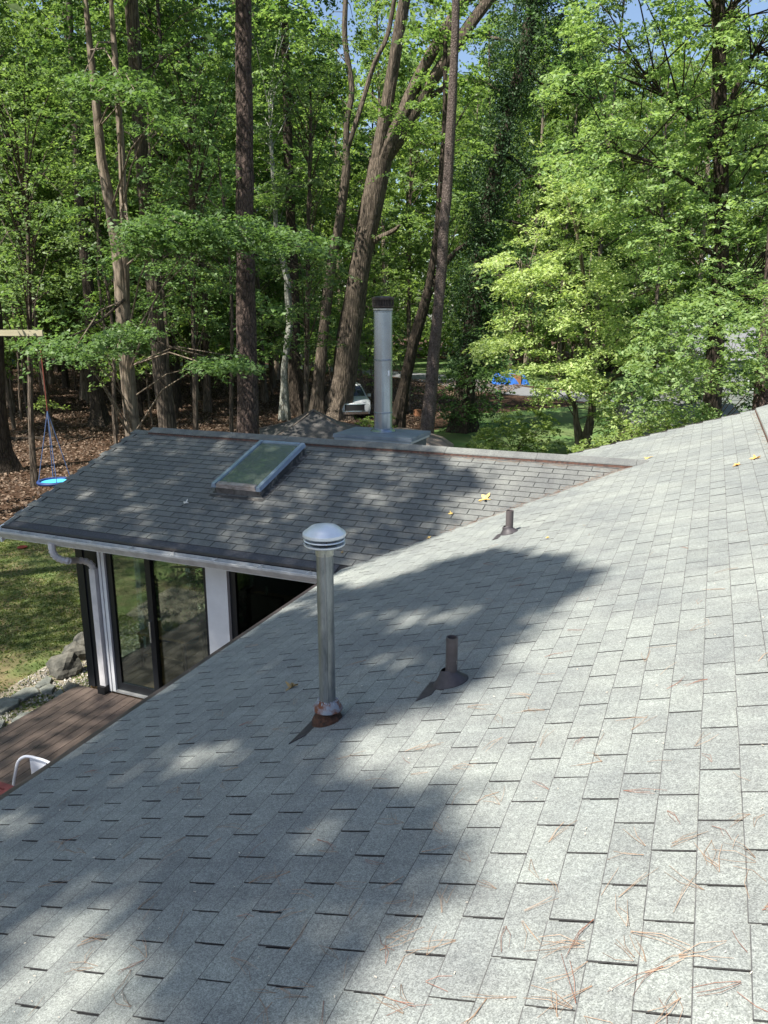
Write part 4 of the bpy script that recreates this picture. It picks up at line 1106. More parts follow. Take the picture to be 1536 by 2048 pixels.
def potted(c, z, label, r=.16, h=.3, n=500, lr=.2, lh=.5, sz=.11):
    t = thing('potted_plant', (c[0], c[1], z), label, 'potted plant')
    b = MB(); b.lathe([(r * .7, 0), (r, h), (r * .9, h), (r * .85, h - .04)], (c[0], c[1], z), 20); b.obj('pot', M['terracotta'], t, True)
    leafy('foliage', (c[0], c[1], z + h), n, lr, lh, sz, t)
    b = MB()
    for k in range(8):
        a = k * .8; b.tube([(c[0], c[1], z + h - .05), (c[0] + lr * .8 * math.cos(a), c[1] + lr * .8 * math.sin(a), z + h + lh * .7)], .006, 4)
    b.obj('stem', M['dark_wood'], t)
potted((-7.05, 8.65), DZ + .55, 'bushy green plant in a pot on the low wooden table indoors', .17, .28, 520, .19, .45)
potted((-7.3, 9.4), DZ, 'tall leafy plant by the side window of the sunroom', .18, .4, 420, .22, .8)
potted((-6.5, 9.6), DZ + .0, 'spiky plant on the floor behind the right glass door', .2, .45, 300, .26, .3, .2)
t = thing('armchair', (-5.9, 9.0, DZ), 'dark armchair inside the sunroom behind the glass doors', 'armchair')
b = MB(); b.box((-6.2, 8.7, DZ + .25), (-5.6, 9.3, DZ + .42)); b.obj('seat', M['woven'], t)
b = MB(); b.hexa([(-6.2, 9.3, DZ + .25), (-5.6, 9.3, DZ + .25), (-5.6, 9.42, DZ + .25), (-6.2, 9.42, DZ + .25), (-6.2, 9.42, DZ + .95), (-5.6, 9.42, DZ + .95), (-5.6, 9.5, DZ + .95), (-6.2, 9.5, DZ + .95)]); b.obj('backrest', M['woven'], t)
for x_ in (-6.24, -5.6):
    b = MB(); b.box((x_, 8.72, DZ + .25), (x_ + .06, 9.4, DZ + .62)); b.obj('armrest', M['dark_wood'], t)
for x_ in (-6.2, -5.64):
    for y_ in (8.74, 9.34):
        b = MB(); b.box((x_, y_, DZ), (x_ + .04, y_ + .04, DZ + .25)); b.obj('leg', M['dark_wood'], t)
# hanging light with dark shades, near the column
hx, hy = yplane(432, 1150, 8.3)[:2]
t = thing('ceiling_fan', (hx, hy, -3.3), 'black ceiling fan hanging inside the sunroom by the white column', 'ceiling fan')
b = MB(); b.lathe([(.02, .0), (.10, .03), (.12, .08), (.10, .14), (.03, .17), (.015, .5)], (hx, hy, -3.42), 20); b.obj('motor', M['black'], t, True)
for k in range(4):
    a = k * PI / 2 + .35; d_ = Vector((math.cos(a), math.sin(a), 0)); s_ = Vector((-math.sin(a), math.cos(a), .12)) * .065; o_ = Vector((hx, hy, -3.33))
    b = MB(); p = [o_ + d_ * .12 - s_ * .6, o_ + d_ * .62 - s_, o_ + d_ * .62 + s_, o_ + d_ * .12 + s_ * .6]
    b.hexa([tuple(v) for v in p] + [tuple(v + Vector((0, 0, .008))) for v in p]); b.obj('blade', M['black'], t)

# ------------------------------------------------------------------ garden objects
# gazebo canopy
def gazebo():
    C_ = np.array([-9.0, 17.0, 0]); h0, h1 = -2.92, -2.30
    L0 = gp(510, 857, h0)[:2]; d0 = L0 - C_[:2]; rr = 1.9; d0 = d0 / np.linalg.norm(d0)
    d1 = np.array([-d0[1], d0[0]])
    cor = [C_[:2] + d0 * rr, C_[:2] + d1 * rr, C_[:2] - d0 * rr, C_[:2] - d1 * rr]
    t = thing('gazebo', (C_[0], C_[1], GZ), 'dark brown pyramid canvas gazebo behind the wing ridge', 'gazebo')
    b = MB(); n = 8
    for k in range(4):
        A = np.array([*cor[k], h0]); B = np.array([*cor[(k + 1) % 4], h0]); top = np.array([C_[0], C_[1], h1])
        o = len(b.v)
        for i in range(n + 1):
            for j in range(n + 1):
                e_ = A * (1 - j / n) + B * (j / n); p = top * (1 - i / n) + e_ * (i / n)
                p = p - np.array([0, 0, .09]) * math.sin(PI * i / n) * (.5 + .5 * math.sin(PI * j / n)); b.v.append(tuple(p))
        for i in range(n):
            for j in range(n): q = o + i * (n + 1) + j; b.f.append((q, q + 1, q + n + 2, q + n + 1)); b.mi.append(0)
    cn = b.obj('canopy', M['canvas_dark'], t)
    for k in range(4):
        b = MB(); b.tube([(C_[0], C_[1], h1 + .015), (*((cor[k] + C_[:2]) / 2), (h0 + h1) / 2 - .07), (*cor[k], h0 + .01)], .022, 6); b.obj('seam', M['canvas_tan'], cn)
    b = MB()
    for k in range(4):
        A = (*cor[k], h0); B = (*cor[(k + 1) % 4], h0)
        b.add([A, B, (B[0], B[1], h0 - .22), (A[0], A[1], h0 - .22)], [(0, 1, 2, 3)])
    b.obj('valance', M['canvas_dark'], t)
    for k in range(4):
        b = MB(); b.tube([(*(cor[k] * .97 + C_[:2] * .03), GZ), (*(cor[k] * .97 + C_[:2] * .03), h0)], .035, 8); b.obj('pole', M['gz_pole'], t, True)
gazebo()
t = thing('garden_umbrella', (-6.9, 16.9, GZ), 'low tan canvas canopy right of the chimney chase behind the ridge', 'canopy')
cx_, cy2 = at(800, 880, 18.3)[:2]
ztop = at(800, 857, 18.3)[2]
b = MB(); b.lathe([(1.32, -.42), (1.28, -.38), (1.05, -.22), (.7, -.10), (.35, -.03), (.001, 0)], (cx_, cy2, ztop), 12); b.obj('canopy', M['canvas_tan'], t)
b = MB(); b.tube([(cx_, cy2, GZ), (cx_, cy2, ztop)], .03, 8); b.obj('pole', M['gz_pole'], t)
t.location = (cx_, cy2, GZ); t['wl'] = (cx_, cy2, GZ)
for c_ in t.children: c_.matrix_parent_inverse = Matrix.Translation((-cx_, -cy2, -GZ))

# nest swing
t = thing('nest_swing', at(110, 963, 20), 'blue round nest swing hanging on ropes at the edge of the woods', 'swing')
c = at(110, 963, 20)
b = MB(); n = 40
b.tube([(c[0] + .41 * math.cos(a), c[1] + .41 * math.sin(a), c[2]) for a in np.linspace(0, 2 * PI, n)], .045, 8); b.obj('rim', M['swing_dark'], t, True)
b = MB(); b.lathe([(.38, .0), (.25, -.035), (.001, -.05)], tuple(c), 30, cap=False); b.obj('mat', M['swing_light'], t, True)
apex = at(98, 822, 20); apex[0], apex[1] = c[0] + .0, c[1]
hang = apex.copy(); hang[2] = at(100, 672, 20)[2]
for k in range(4):
    a = k * PI / 2 + .9
    b = MB(); b.tube([(c[0] + .4 * math.cos(a), c[1] + .4 * math.sin(a), c[2] + .03), tuple(apex)], .011, 6); b.obj('rope', M['rope_blue'], t)
b = MB(); b.tube([tuple(apex), tuple(hang)], .013, 6); b.obj('hanging_strap', M['rope_red'], t)
t = thing('timber_beam', (hang[0] - 2, hang[1] - .6, GZ), 'pale timber beam held up between posts at the left edge', 'beam')
e1_ = hang + np.array([.1, .03, .0]); dv = np.array([-1, -.28, 0]); dv /= np.linalg.norm(dv); e0 = e1_ + dv * 4
b = MB(); s_ = np.array([-dv[1], dv[0], 0]) * .03
b.hexa([tuple(e0 - s_), tuple(e1_ - s_), tuple(e1_ + s_), tuple(e0 + s_)] + [tuple(p + np.array([0, 0, .15])) for p in (e0 - s_, e1_ - s_, e1_ + s_, e0 + s_)]); b.obj('beam', M['beam'], t)
b = MB(); b.box((e0[0] - .07, e0[1] - .07, GZ), (e0[0] + .07, e0[1] + .07, e0[2])); b.obj('post', M['beam'], t)

def log(px0, py0, px1, py1, r, label, name='fallen_log'):
    a = gp(px0, py0); c = gp(px1, py1); b = MB()
    pts = [a * (1 - s) + c * s + np.array([0, 0, r * .8 + .05 * math.sin(s * 9)]) for s in np.linspace(0, 1, 8)]
    b.tube(pts, [r * (1 - .35 * s) for s in np.linspace(0, 1, 8)], 8, wob=.3); b.obj(name, M['bark_dark'], None, True, label=label, cat='log')
log(-30, 878, 88, 882, .11, 'fallen log lying on the leaf litter behind the nest swing')
log(60, 905, 190, 877, .06, 'thin fallen branch on the leaf litter beside the swing ropes')
log(640, 868, 735, 850, .10, 'fallen branch on the ground in front of the white car')
def stump(px, py, r, h, label):
    P_ = gp(px, py); t = thing('tree_stump', P_, label, 'stump')
    b = MB(); b.lathe([(r * 1.15, 0), (r, .1), (r * .95, h), (r * .9, h + .02)], (P_[0], P_[1], GZ), 14); b.obj('trunk', M['stump_wood'], t)
stump(835, 832, .22, .32, 'short reddish stump standing on the bare ground right of the chimney')
P_ = gp(803, 862); b = MB(); b.tube([(P_[0], P_[1], GZ), (P_[0] - .08, P_[1], GZ + 1.15)], [.12, .09], 8, wob=.4)
b.obj('wood_post', M['stump_wood'], None, label='broken orange brown post just right of the chimney foot', cat='post')
P_ = gp(45, 1097); b = MB(); b.lathe([(.02, .0), (.10, .01), (.115, .03), (.10, .04), (.02, .025)], (P_[0], P_[1], GZ + .01), 18)
b.obj('frisbee', M['red'], None, True, label='small red disc lying where the lawn meets the leaf litter', cat='toy')

# ------------------------------------------------------------------ cars
def car(loc, yaw, paint, label, nm='parked_car'):
    t = link(nm, None, None, tuple(loc), label, 'car'); t.rotation_euler = (0, 0, yaw); t['wl'] = (0, 0, 0)
    # x forward, y left, z up (local)
    def part(b, n_, m, par=None, sm_=False):
        o = bpy.data.objects.new(n_, b.mesh(n_, m, sm_)); COL.objects.link(o); o.parent = par or t; return o
    st = [(2.28, .42, .55, .70), (2.22, .30, .82, .84), (1.9, .28, .98, .90), (1.25, .26, 1.08, .92), (.6, .26, 1.12, .93), (-.8, .26, 1.12, .93), (-1.9, .28, 1.10, .91), (-2.25, .35, 1.0, .86), (-2.3, .45, .8, .78)]
    b = MB(); rings = []
    for x, z0, z1, w in st:
        rings.append([(x, -w * .93, z0), (x, -w, (z0 + z1) * .5), (x, -w * .97, z1 - .08), (x, -w * .86, z1), (x, w * .86, z1), (x, w * .97, z1 - .08), (x, w, (z0 + z1) * .5), (x, w * .93, z0)])
    for r_ in rings: b.v += r_
    n_ = 8
    for i in range(len(rings) - 1):
        for k in range(n_): b.f.append((i * n_ + k, i * n_ + (k + 1) % n_, (i + 1) * n_ + (k + 1) % n_, (i + 1) * n_ + k)); b.mi.append(0)
    b.f.append(tuple(range(n_))); b.mi.append(0); b.f.append(tuple(range((len(rings) - 1) * n_, len(rings) * n_))[::-1]); b.mi.append(0)
    body = part(b, 'body', paint, None, True)
    # cabin: glass band then roof
    b = MB()
    lo = [(.95, -.80, 1.08), (.95, .80, 1.08), (-2.15, .80, 1.08), (-2.15, -.80, 1.08)]; hi = [(.15, -.62, 1.58), (.15, .62, 1.58), (-1.85, .62, 1.58), (-1.85, -.62, 1.58)]
    b.hexa(lo[:1] + lo[1:] + hi); part(b, 'windows', M['car_glass'])
    b = MB(); up = [(.05, -.60, 1.66), (.05, .60, 1.66), (-1.75, .60, 1.66), (-1.75, -.60, 1.66)]
    b.hexa([(p[0] + (.02 if p[0] > 0 else -.02), p[1] * 1.02, p[2] - .01) for p in hi] + up); part(b, 'roof', paint)
    for s_ in (-1, 1):
        b = MB(); b.tube([(.98, s_ * .80, 1.07), (.15, s_ * .62, 1.60)], .035, 6); b.tube([(-.75, s_ * .80, 1.07), (-.78, s_ * .63, 1.60)], .03, 6); part(b, 'pillar', paint)
        b = MB(); b.box((.62, s_ * 1.0 - .09, 1.05), (.78, s_ * 1.0 + .09, 1.2)); part(b, 'side_mirror', paint)
        b = MB(); b.hexa([(2.14, s_ * .46, .80), (1.92, s_ * .86, .84), (1.86, s_ * .86, .84), (2.10, s_ * .46, .80), (2.16, s_ * .46, .88), (1.92, s_ * .88, .95), (1.84, s_ * .88, .95), (2.10, s_ * .46, .88)]); part(b, 'headlight', M['lamp'])
        for x in (1.4, -1.45):
            b = MB(); b.tube([(x, s_ * .70, .34), (x, s_ * .925, .34)], .34, 20); w = part(b, 'wheel', M['tyre'])
            b = MB(); b.tube([(x, s_ * .90, .34), (x, s_ * .935, .34)], .2, 14); part(b, 'rim', M['chrome'], w)
    b = MB(); b.hexa([(2.22, -.66, .48), (2.32, -.48, .46), (2.32, .48, .46), (2.22, .66, .48), (2.17, -.62, .77), (2.262, -.45, .79), (2.262, .45, .79), (2.17, .62, .77)]); gr = part(b, 'grille', M['black'])
    b = MB(); b.tube([(2.2, -.62, .80), (2.262, -.40, .80), (2.262, .40, .80), (2.2, .62, .80)], .018, 6); b.tube([(2.28, -.55, .47), (2.33, -.35, .46), (2.33, .35, .46), (2.28, .55, .47)], .022, 6); part(b, 'trim_bar', M['chrome'])
    b = MB(); b.hexa([(2.2, -.80, .30), (2.32, -.5, .30), (2.32, .5, .30), (2.2, .80, .30), (2.22, -.80, .42), (2.34, -.5, .42), (2.34, .5, .42), (2.22, .80, .42)]); part(b, 'bumper', M['chrome'])
    return t
P_ = gp(706, 843)
car((P_[0] - 1.35, P_[1] + 2.4, GZ + .01), math.atan2(-P_[1] - .2, -P_[0]) + .14, M['car_white'], 'white car facing the house between the tree trunks left of the chimney')
P_ = at(18, 722, 80); car((P_[0] - 1, P_[1] + 1, GZ + .02), .9, M['car_blue'], 'dark blue car far off among the trees at the left edge')

# blue tarp heap, grey shed, white house
P_ = gp(1020, 768); t = thing('tarp_heap', (P_[0], P_[1], GZ), 'bright blue tarp over a heap beyond the lawn', 'tarp')
b = MB(); n = 12
w = at(1057, 768, gdist(1020, 768)) - at(985, 768, gdist(1020, 768)); w = np.linalg.norm(w)
ux = np.array([cy, sy]); uy = np.array([-sy, cy])
for i in range(n + 1):
    for j in range(n + 1):
        u, v = i / n * 2 - 1, j / n * 2 - 1
        h = 1.15 * (1 - abs(u) ** 6) * (1 - abs(v) ** 5) * (.85 + .15 * math.sin(u * 7 + v * 3))
        q = np.array([P_[0], P_[1]]) + ux * u * w / 2 + uy * v * .9; b.v.append((q[0], q[1], GZ + max(h, 0) + .01))
for i in range(n):
    for j in range(n): q = i * (n + 1) + j; b.f.append((q, q + n + 1, q + n + 2, q + 1)); b.mi.append(0)
b.obj('cover', M['tarp'], t)
b = MB(); b.box((P_[0] - 1, P_[1] - .6, GZ), (P_[0] + 1, P_[1] + .6, GZ + .8)); b.obj('wood_pile', M['stump_wood'], t)
def building(px, D, w, d, h, rh, label, name, nwin, m1='siding'):
    A = at(px, 850, D); o = np.array([A[0], A[1]])
    def q(u, v, z): r_ = o + ux * u + uy * v; return (r_[0], r_[1], z)
    t = thing(name, (A[0], A[1], GZ), label, 'house' if nwin > 1 else 'shed')
    b = MB(); b.hexa([q(0, 0, GZ), q(w, 0, GZ), q(w, d, GZ), q(0, d, GZ), q(0, 0, GZ + h), q(w, 0, GZ + h), q(w, d, GZ + h), q(0, d, GZ + h)]); wl_ = b.obj('wall', M[m1], t)
    b = MB(); nb = int(h / .2)
    for k in range(nb): b.hexa([q(-.01, -.02, GZ + k * .2 + .01), q(w + .01, -.02, GZ + k * .2 + .01), q(w + .01, 0.0, GZ + k * .2 + .01), q(-.01, 0.0, GZ + k * .2 + .01), q(-.01, -.006, GZ + k * .2 + .19), q(w + .01, -.006, GZ + k * .2 + .19), q(w + .01, 0, GZ + k * .2 + .19), q(-.01, 0, GZ + k * .2 + .19)])
    b.obj('siding_board', M[m1], wl_, kind='stuff')
    b = MB(); e_ = .35
    b.add([q(-e_, -e_, GZ + h - .05), q(w + e_, -e_, GZ + h - .05), q(w + e_, d + e_, GZ + h - .05), q(-e_, d + e_, GZ + h - .05), q(-e_, d / 2, GZ + h + rh), q(w + e_, d / 2, GZ + h + rh)],
          [(0, 1, 5, 4), (2, 3, 4, 5), (0, 4, 3), (1, 2, 5), (0, 3, 2, 1)]); b.obj('roof', M['roof_far'], t)
    for k in range(nwin):
        u = w * (k + .6) / (nwin + .2)
        b = MB(); b.hexa([q(u, -.05, GZ + h * .42), q(u + .9, -.05, GZ + h * .42), q(u + .9, -.021, GZ + h * .42), q(u, -.021, GZ + h * .42), q(u, -.05, GZ + h * .82), q(u + .9, -.05, GZ + h * .82), q(u + .9, -.021, GZ + h * .82), q(u, -.021, GZ + h * .82)]); f_ = b.obj('window', M['white_paint'], t)
        b = MB(); b.hexa([q(u + .07, -.056, GZ + h * .42 + .07), q(u + .83, -.056, GZ + h * .42 + .07), q(u + .83, -.05, GZ + h * .42 + .07), q(u + .07, -.05, GZ + h * .42 + .07), q(u + .07, -.056, GZ + h * .82 - .07), q(u + .83, -.056, GZ + h * .82 - .07), q(u + .83, -.05, GZ + h * .82 - .07), q(u + .07, -.05, GZ + h * .82 - .07)]); b.obj('pane', M['car_glass'], f_)
building(1284, 26, 3.2, 2.6, 1.75, .5, 'grey sided garden shed half hidden by leaves beyond the far rake', 'garden_shed', 1)
building(1400, 44, 13, 8, 2.9, 1.9, 'pale neighbouring house glimpsed through leaves at the right edge', 'neighbour_house', 3)
building(560, 96, 14, 8, 3.0, 2.0, 'pale distant house across the street behind the woods', 'distant_house', 4)
building(120, 100, 13, 8, 3.0, 2.0, 'pale distant house far behind the trunks at the left', 'distant_house', 3)

# ------------------------------------------------------------------ trees
def trunk_path(pts, D, top=17.0, lean=None):
    """outline widths in the picture at distance D give the trunk its real course and thickness"""
    P_, r_ = [], []
    for px, py, w in pts:
        q = at(px, py, D); cf = project(q)[2]; P_.append(q); r_.append(w * .5 * cf / F)
    if top and P_[0][2] < top:
        d = (P_[0] - P_[1]); d /= np.linalg.norm(d)
        a = P_[0].copy(); r0 = r_[0]; n = 4; st = (top - a[2]) / max(d[2], .4) / n
        ex = []
        for k in range(1, n + 1): ex.append((a + d * st * k, r0 * (1 - .2 * k)))
        P_ = [e[0] for e in ex][::-1] + P_; r_ = [e[1] for e in ex][::-1] + r_
    b_ = P_[-1]
    if b_[2] > GZ + .4:
        d = (P_[-1] - P_[-2]); d = d / abs(d[2]); n = 3; h = b_[2] - GZ
        for k in range(1, n + 1):
            q = b_ + d * h * k / n * np.array([.6, .6, 1]); q[2] = b_[2] - h * k / n
            P_.append(q); r_.append(r_[-1] * (1.03 if k < n else 1.25))
    P_[-1] = np.array([P_[-1][0], P_[-1][1], GZ - .1])
    # finer steps
    Q, rq = [], []
    for i in range(len(P_) - 1):
        L = np.linalg.norm(P_[i + 1] - P_[i]); n = max(1, int(L / .7))
        for k in range(n):
            t = k / n; Q.append(P_[i] * (1 - t) + P_[i + 1] * t + rng.normal(0, .008, 3) * (k > 0)); rq.append(r_[i] * (1 - t) + r_[i + 1] * t)
    Q.append(P_[-1]); rq.append(r_[-1])
    for k in range(1, 4):
        if k < len(rq): rq[-k] *= [1.35, 1.15, 1.05][k - 1]
    return Q, rq
def limb_path(pts, D, dz=0):
    P_, r_ = [], []
    for i, (px, py, w) in enumerate(pts):
        q = at(px, py, D + dz * i / max(len(pts) - 1, 1)); P_.append(q); r_.append(w * .5 * project(q)[2] / F)
    return sm(P_, 4), list(np.interp(np.linspace(0, 1, (len(pts) - 1) * 4 + 1), np.linspace(0, 1, len(pts)), r_))
def twig(b, a, c, r=.02, sag=.1):
    a = np.array(a, float); c = np.array(c, float); m_ = (a + c) / 2 + np.array([0, 0, sag])
    b.tube([a, m_, c], [r, r * .6, r * .25], 5, caps=False)
def tree_px(name, label, bark, trunks, D, limbs=(), crown=None, leaf=None, group=None, cat='tree', top=17.0, sides=14, ldz=0, branch_every=12):
    b = MB(); base = None; paths = []
    for pts in trunks:
        Q, rq = trunk_path(pts, D, top)
        b.tube(Q, rq, sides, wob=.16, flare=2); paths.append(Q)
        base = Q[-1] if base is None else base
    for pts in limbs:
        q, r_ = limb_path(pts, D, ldz); b.tube(q, r_, 9, wob=.15); paths.append([np.array(p) for p in q])
    t = thing(name, (base[0], base[1], GZ), label, cat, group)
    if crown is not None and branch_every:
        allp = np.array([p for pp in paths for p in pp])
        for c_ in crown[0][::branch_every]:
            d = np.linalg.norm(allp - c_ + np.array([0, 0, 1.0]), axis=1); kk = np.flatnonzero(d < d.min() + 1.1); k = int(kk[rng.integers(0, len(kk))])
            if d[k] < 3.8: twig(b, allp[k], c_, .010 + .006 * d[k], .10 * d[k])
    b.obj('trunk', M[bark], t, True)
    if crown is not None:
        C_, per, rad, flat, size = crown
        L_ = sprays(C_, per, rad * 1.9, size, hub=(base[0], base[1], 0))
        link('crown', leaf_mesh('crown', *L_, M[leaf]), t)
    return t
def px_crown(polys, D, dD, n, solid=None, rg=rng):
    """cluster centres that fill outlines seen from the house, spread in depth"""
    out = []
    for poly, share in polys:
        xs = [p[0] for p in poly]; ys = [p[1] for p in poly]; k = 0; m_ = int(n * share)
        while k < m_:
            x = rg.uniform(min(xs), max(xs)); y = rg.uniform(min(ys), max(ys))
            if not in_poly([x], [y], poly)[0]: continue
            if solid and mnoise.noise(Vector((x / solid[0], y / solid[1], 2.2))) < solid[2]: continue
            out.append(at(x, y, D + rg.normal(0, dD))); k += 1
    return np.array(out)
def ell(cx, cy_, rx, ry, n=14):
    return [(cx + rx * math.cos(2 * PI * k / n), cy_ + ry * math.sin(2 * PI * k / n)) for k in range(n)]
def col_crown(base, z0, z1, r0, n, rg=rng):
    """cluster centres round a standing stem: layered whorls of branches"""
    out = []
    nb = max(6, n // 9)
    for k in range(nb):
        z = z0 + (z1 - z0) * (k + rg.random()) / nb; a = rg.uniform(0, 2 * PI)
        f = (z - z0) / (z1 - z0); L = r0 * (1 - .55 * f ** 2) * rg.uniform(.55, 1.15)
        for j in range(n // nb):
            s = rg.uniform(.25, 1) ** .7
            out.append(np.array(base) + np.array([math.cos(a) * L * s + rg.normal(0, .25), math.sin(a) * L * s + rg.normal(0, .25), z + .25 * s * L * rg.uniform(.2, .8) + rg.normal(0, .15)]))
    return np.array(out)

# tall pine trunk behind the skylight
Cc = col_crown(at(484, 60, 22) * np.array([1, 1, 0]), 11.5, 19, 3.2, 90)
tree_px('pine_tree', 'thick straight dark pine trunk rising behind the skylight', 'bark_pine', [[(487, 0, 32), (489, 250, 34), (491, 480, 36), (494, 700, 40), (496, 870, 44)]], 22, crown=(Cc, 18, .5, .4, .16), leaf='lf_deep')
# twin stemmed tree with sunlit low sprays
sp_ = px_crown([(ell(215, 165, 95, 26), .09), (ell(285, 195, 55, 18), .04), (ell(330, 235, 30, 14), .02), (ell(350, 450, 120, 30), .20), (ell(560, 480, 120, 26), .18), (ell(330, 480, 120, 30), .13), (ell(470, 445, 70, 18), .06), (ell(150, 690, 110, 26), .13), (ell(250, 665, 60, 22), .06), (ell(445, 726, 75, 16), .09)], 18.4, .7, 620)
tree_px('twin_stem_tree', 'pale twin stemmed tree with sunlit low leaf sprays near the left end of the roof', 'bark_pale',
        [[(190, 190, 15), (203, 320, 19), (222, 420, 22), (240, 540, 26), (250, 700, 27), (266, 868, 30)], [(234, 170, 13), (243, 300, 14), (247, 400, 15), (250, 600, 18), (258, 800, 20)]], 20.5,
        crown=(sp_, 24, .33, .14, .12), leaf='lf_maple', branch_every=10, top=9)
tw = [o for o in bpy.data.objects if o.get('label', '').startswith('pale twin')][0]
for pts in ([(248, 600, 6), (180, 655, 4), (80, 695, 2)], [(250, 470, 8), (340, 455, 5), (450, 470, 3), (640, 500, 2)], [(236, 200, 6), (250, 170, 4), (150, 150, 2)], [(255, 640, 6), (330, 690, 4), (470, 725, 2)]):
    b = MB(); q, r_ = limb_path(pts, 20.3, -1.8); b.tube(q, r_, 6); b.obj('branch', M['bark_dark'], tw, True)

def gen_crown_for(px, py, D, z0, z1, r0, n): return col_crown(at(px, py, D) * np.array([1, 1, 0]), z0, z1, r0, n)
tree_px('oak_tree', 'dark furrowed trunk just left of the roof corner, behind the ridge end', 'bark_oak', [[(262, 0, 26), (272, 150, 27), (288, 380, 28), (303, 520, 29), (318, 700, 31), (336, 858, 36)]], 25,
        crown=(gen_crown_for(300, 300, 26, 3, 17, 3.8, 420), 24, .5, .3, .19), leaf='lf_deep')
tree_px('oak_tree', 'dark trunk with wide flared base standing in the leaf litter left of the roof end', 'bark_dark', [[(150, 230, 17), (160, 420, 19), (180, 600, 23), (190, 760, 26), (198, 830, 30), (203, 864, 44)]], 38,
        crown=(gen_crown_for(170, 300, 40, 3, 16, 4, 460), 24, .6, .3, .22), leaf='lf_forest')
tree_px('slender_tree', 'slender pale trunk lit on one side behind the flared dark trunk', 'bark_pale', [[(108, 330, 9), (122, 450, 10), (148, 560, 12), (165, 700, 14), (174, 812, 18)]], 50,
        crown=(gen_crown_for(120, 300, 51, 3, 15, 3.8, 420), 24, .6, .3, .22), leaf='lf_forest')
tree_px('oak_tree', 'thick dark tree base cut by the left edge beyond the nest swing', 'bark_dark', [[(-22, 500, 28), (-12, 640, 30), (-6, 800, 32), (2, 900, 36), (14, 975, 56)]], 26.5,
        crown=(gen_crown_for(-30, 300, 27, 5, 15, 3.2, 160), 18, .5, .3, .17), leaf='lf_deep')
tree_px('birch_tree', 'thin crooked pale lichen covered trunk between the pine and the chimney', 'bark_birch', [[(545, 330, 9), (553, 470, 10), (575, 560, 13), (579, 650, 13), (568, 740, 13), (570, 838, 17)]], 40,
        crown=(gen_crown_for(555, 300, 41, 5, 15, 3.6, 340), 22, .6, .3, .21), leaf='lf_forest', top=10)
tree_px('oak_tree', 'dark upright trunk just right of the thin crooked pale one', 'bark_dark', [[(568, 0, 15), (576, 300, 18), (587, 560, 21), (588, 700, 24), (592, 836, 30)]], 42,
        crown=(gen_crown_for(590, 300, 43, 4, 18, 4, 460), 24, .6, .3, .22), leaf='lf_deep')
tree_px('oak_tree', 'mid sized trunk forking high up, left of the big leaning tree', 'bark_oak', [[(694, 330, 17), (680, 440, 19), (664, 520, 19), (650, 640, 21), (634, 800, 24), (632, 842, 30)]], 40,
        limbs=[[(694, 335, 16), (693, 250, 12), (704, 180, 12), (690, 80, 11), (692, -20, 10)], [(694, 300, 10), (720, 220, 10), (748, 130, 9), (775, 70, 9), (792, -20, 8)]],
        crown=(np.vstack([gen_crown_for(680, 300, 43, 7, 18, 3.2, 160), px_crown([(ell(760, 60, 60, 50), .5), (ell(650, 200, 60, 90), .5)], 42.5, 1, 80)]), 20, .5, .3, .19), leaf='lf_forest', top=None)
tree_px('leaning_tree', 'large leaning tree with sunlit bark and three forking limbs behind the chimney', 'bark_oak',
        [[(762, 320, 46), (748, 390, 46), (732, 470, 43), (716, 560, 43), (702, 650, 45), (688, 750, 48), (675, 815, 54), (670, 846, 70)]], 40.5,
        limbs=[[(760, 330, 36), (776, 290, 34), (808, 222, 28), (840, 150, 24), (885, 70, 24), (930, 0, 22), (985, -70, 18)],
               [(768, 320, 30), (806, 262, 28), (846, 190, 24), (892, 120, 26), (940, 50, 24), (985, -10, 22), (1020, -60, 18)],
               [(752, 350, 34), (764, 280, 30), (778, 190, 26), (792, 100, 24), (806, 20, 24), (818, -50, 20)],
               [(838, 210, 14), (870, 186, 11), (915, 166, 10), (960, 164, 9), (1000, 182, 5)],
               [(905, 84, 12), (950, 72, 9), (1000, 78, 6), (1040, 85, 3)],
               [(738, 490, 14), (758, 476, 12), (786, 462, 9), (800, 450, 4)]],
        crown=(np.vstack([px_crown([([(840, -200), (1100, -200), (1080, 60), (980, 40), (900, -20)], .35), (ell(885, 60, 40, 34), .05), (ell(930, 230, 70, 60), .12), (ell(680, 420, 60, 60), .12), (ell(820, 30, 40, 34), .04), (ell(660, 560, 60, 60), .1), (ell(800, 480, 60, 70), .12), (ell(650, 690, 44, 50), .1)], 43, 1.2, 520)]), 24, .55, .35, .2), leaf='lf_forest', top=None, ldz=-1, branch_every=6)
tree_px('slim_pine', 'slim straight reddish pine trunk just right of the chimney', 'bark_red', [[(912, 0, 15), (908, 120, 17), (904, 210, 18), (893, 400, 20), (878, 600, 22), (862, 780, 25), (852, 880, 29)]], 24,
        crown=(gen_crown_for(915, 0, 24, 11, 18, 2.2, 60), 16, .4, .5, .14), leaf='lf_deep', branch_every=6)
tree_px('dark_leaning_tree', 'dark leaning forked trunk right behind the chimney pipe', 'bark_dark', [[(862, 560, 18), (846, 620, 22), (826, 690, 22), (808, 770, 22), (792, 866, 26)]], 36,
        limbs=[[(850, 606, 16), (872, 560, 14), (900, 515, 12), (935, 488, 10), (965, 470, 6)], [(858, 570, 16), (872, 480, 14), (882, 360, 12), (890, 220, 10), (890, 60, 8)]],
        crown=(np.vstack([gen_crown_for(880, 300, 37, 3, 14, 3.6, 320)]), 22, .5, .3, .2), leaf='lf_forest', top=None)
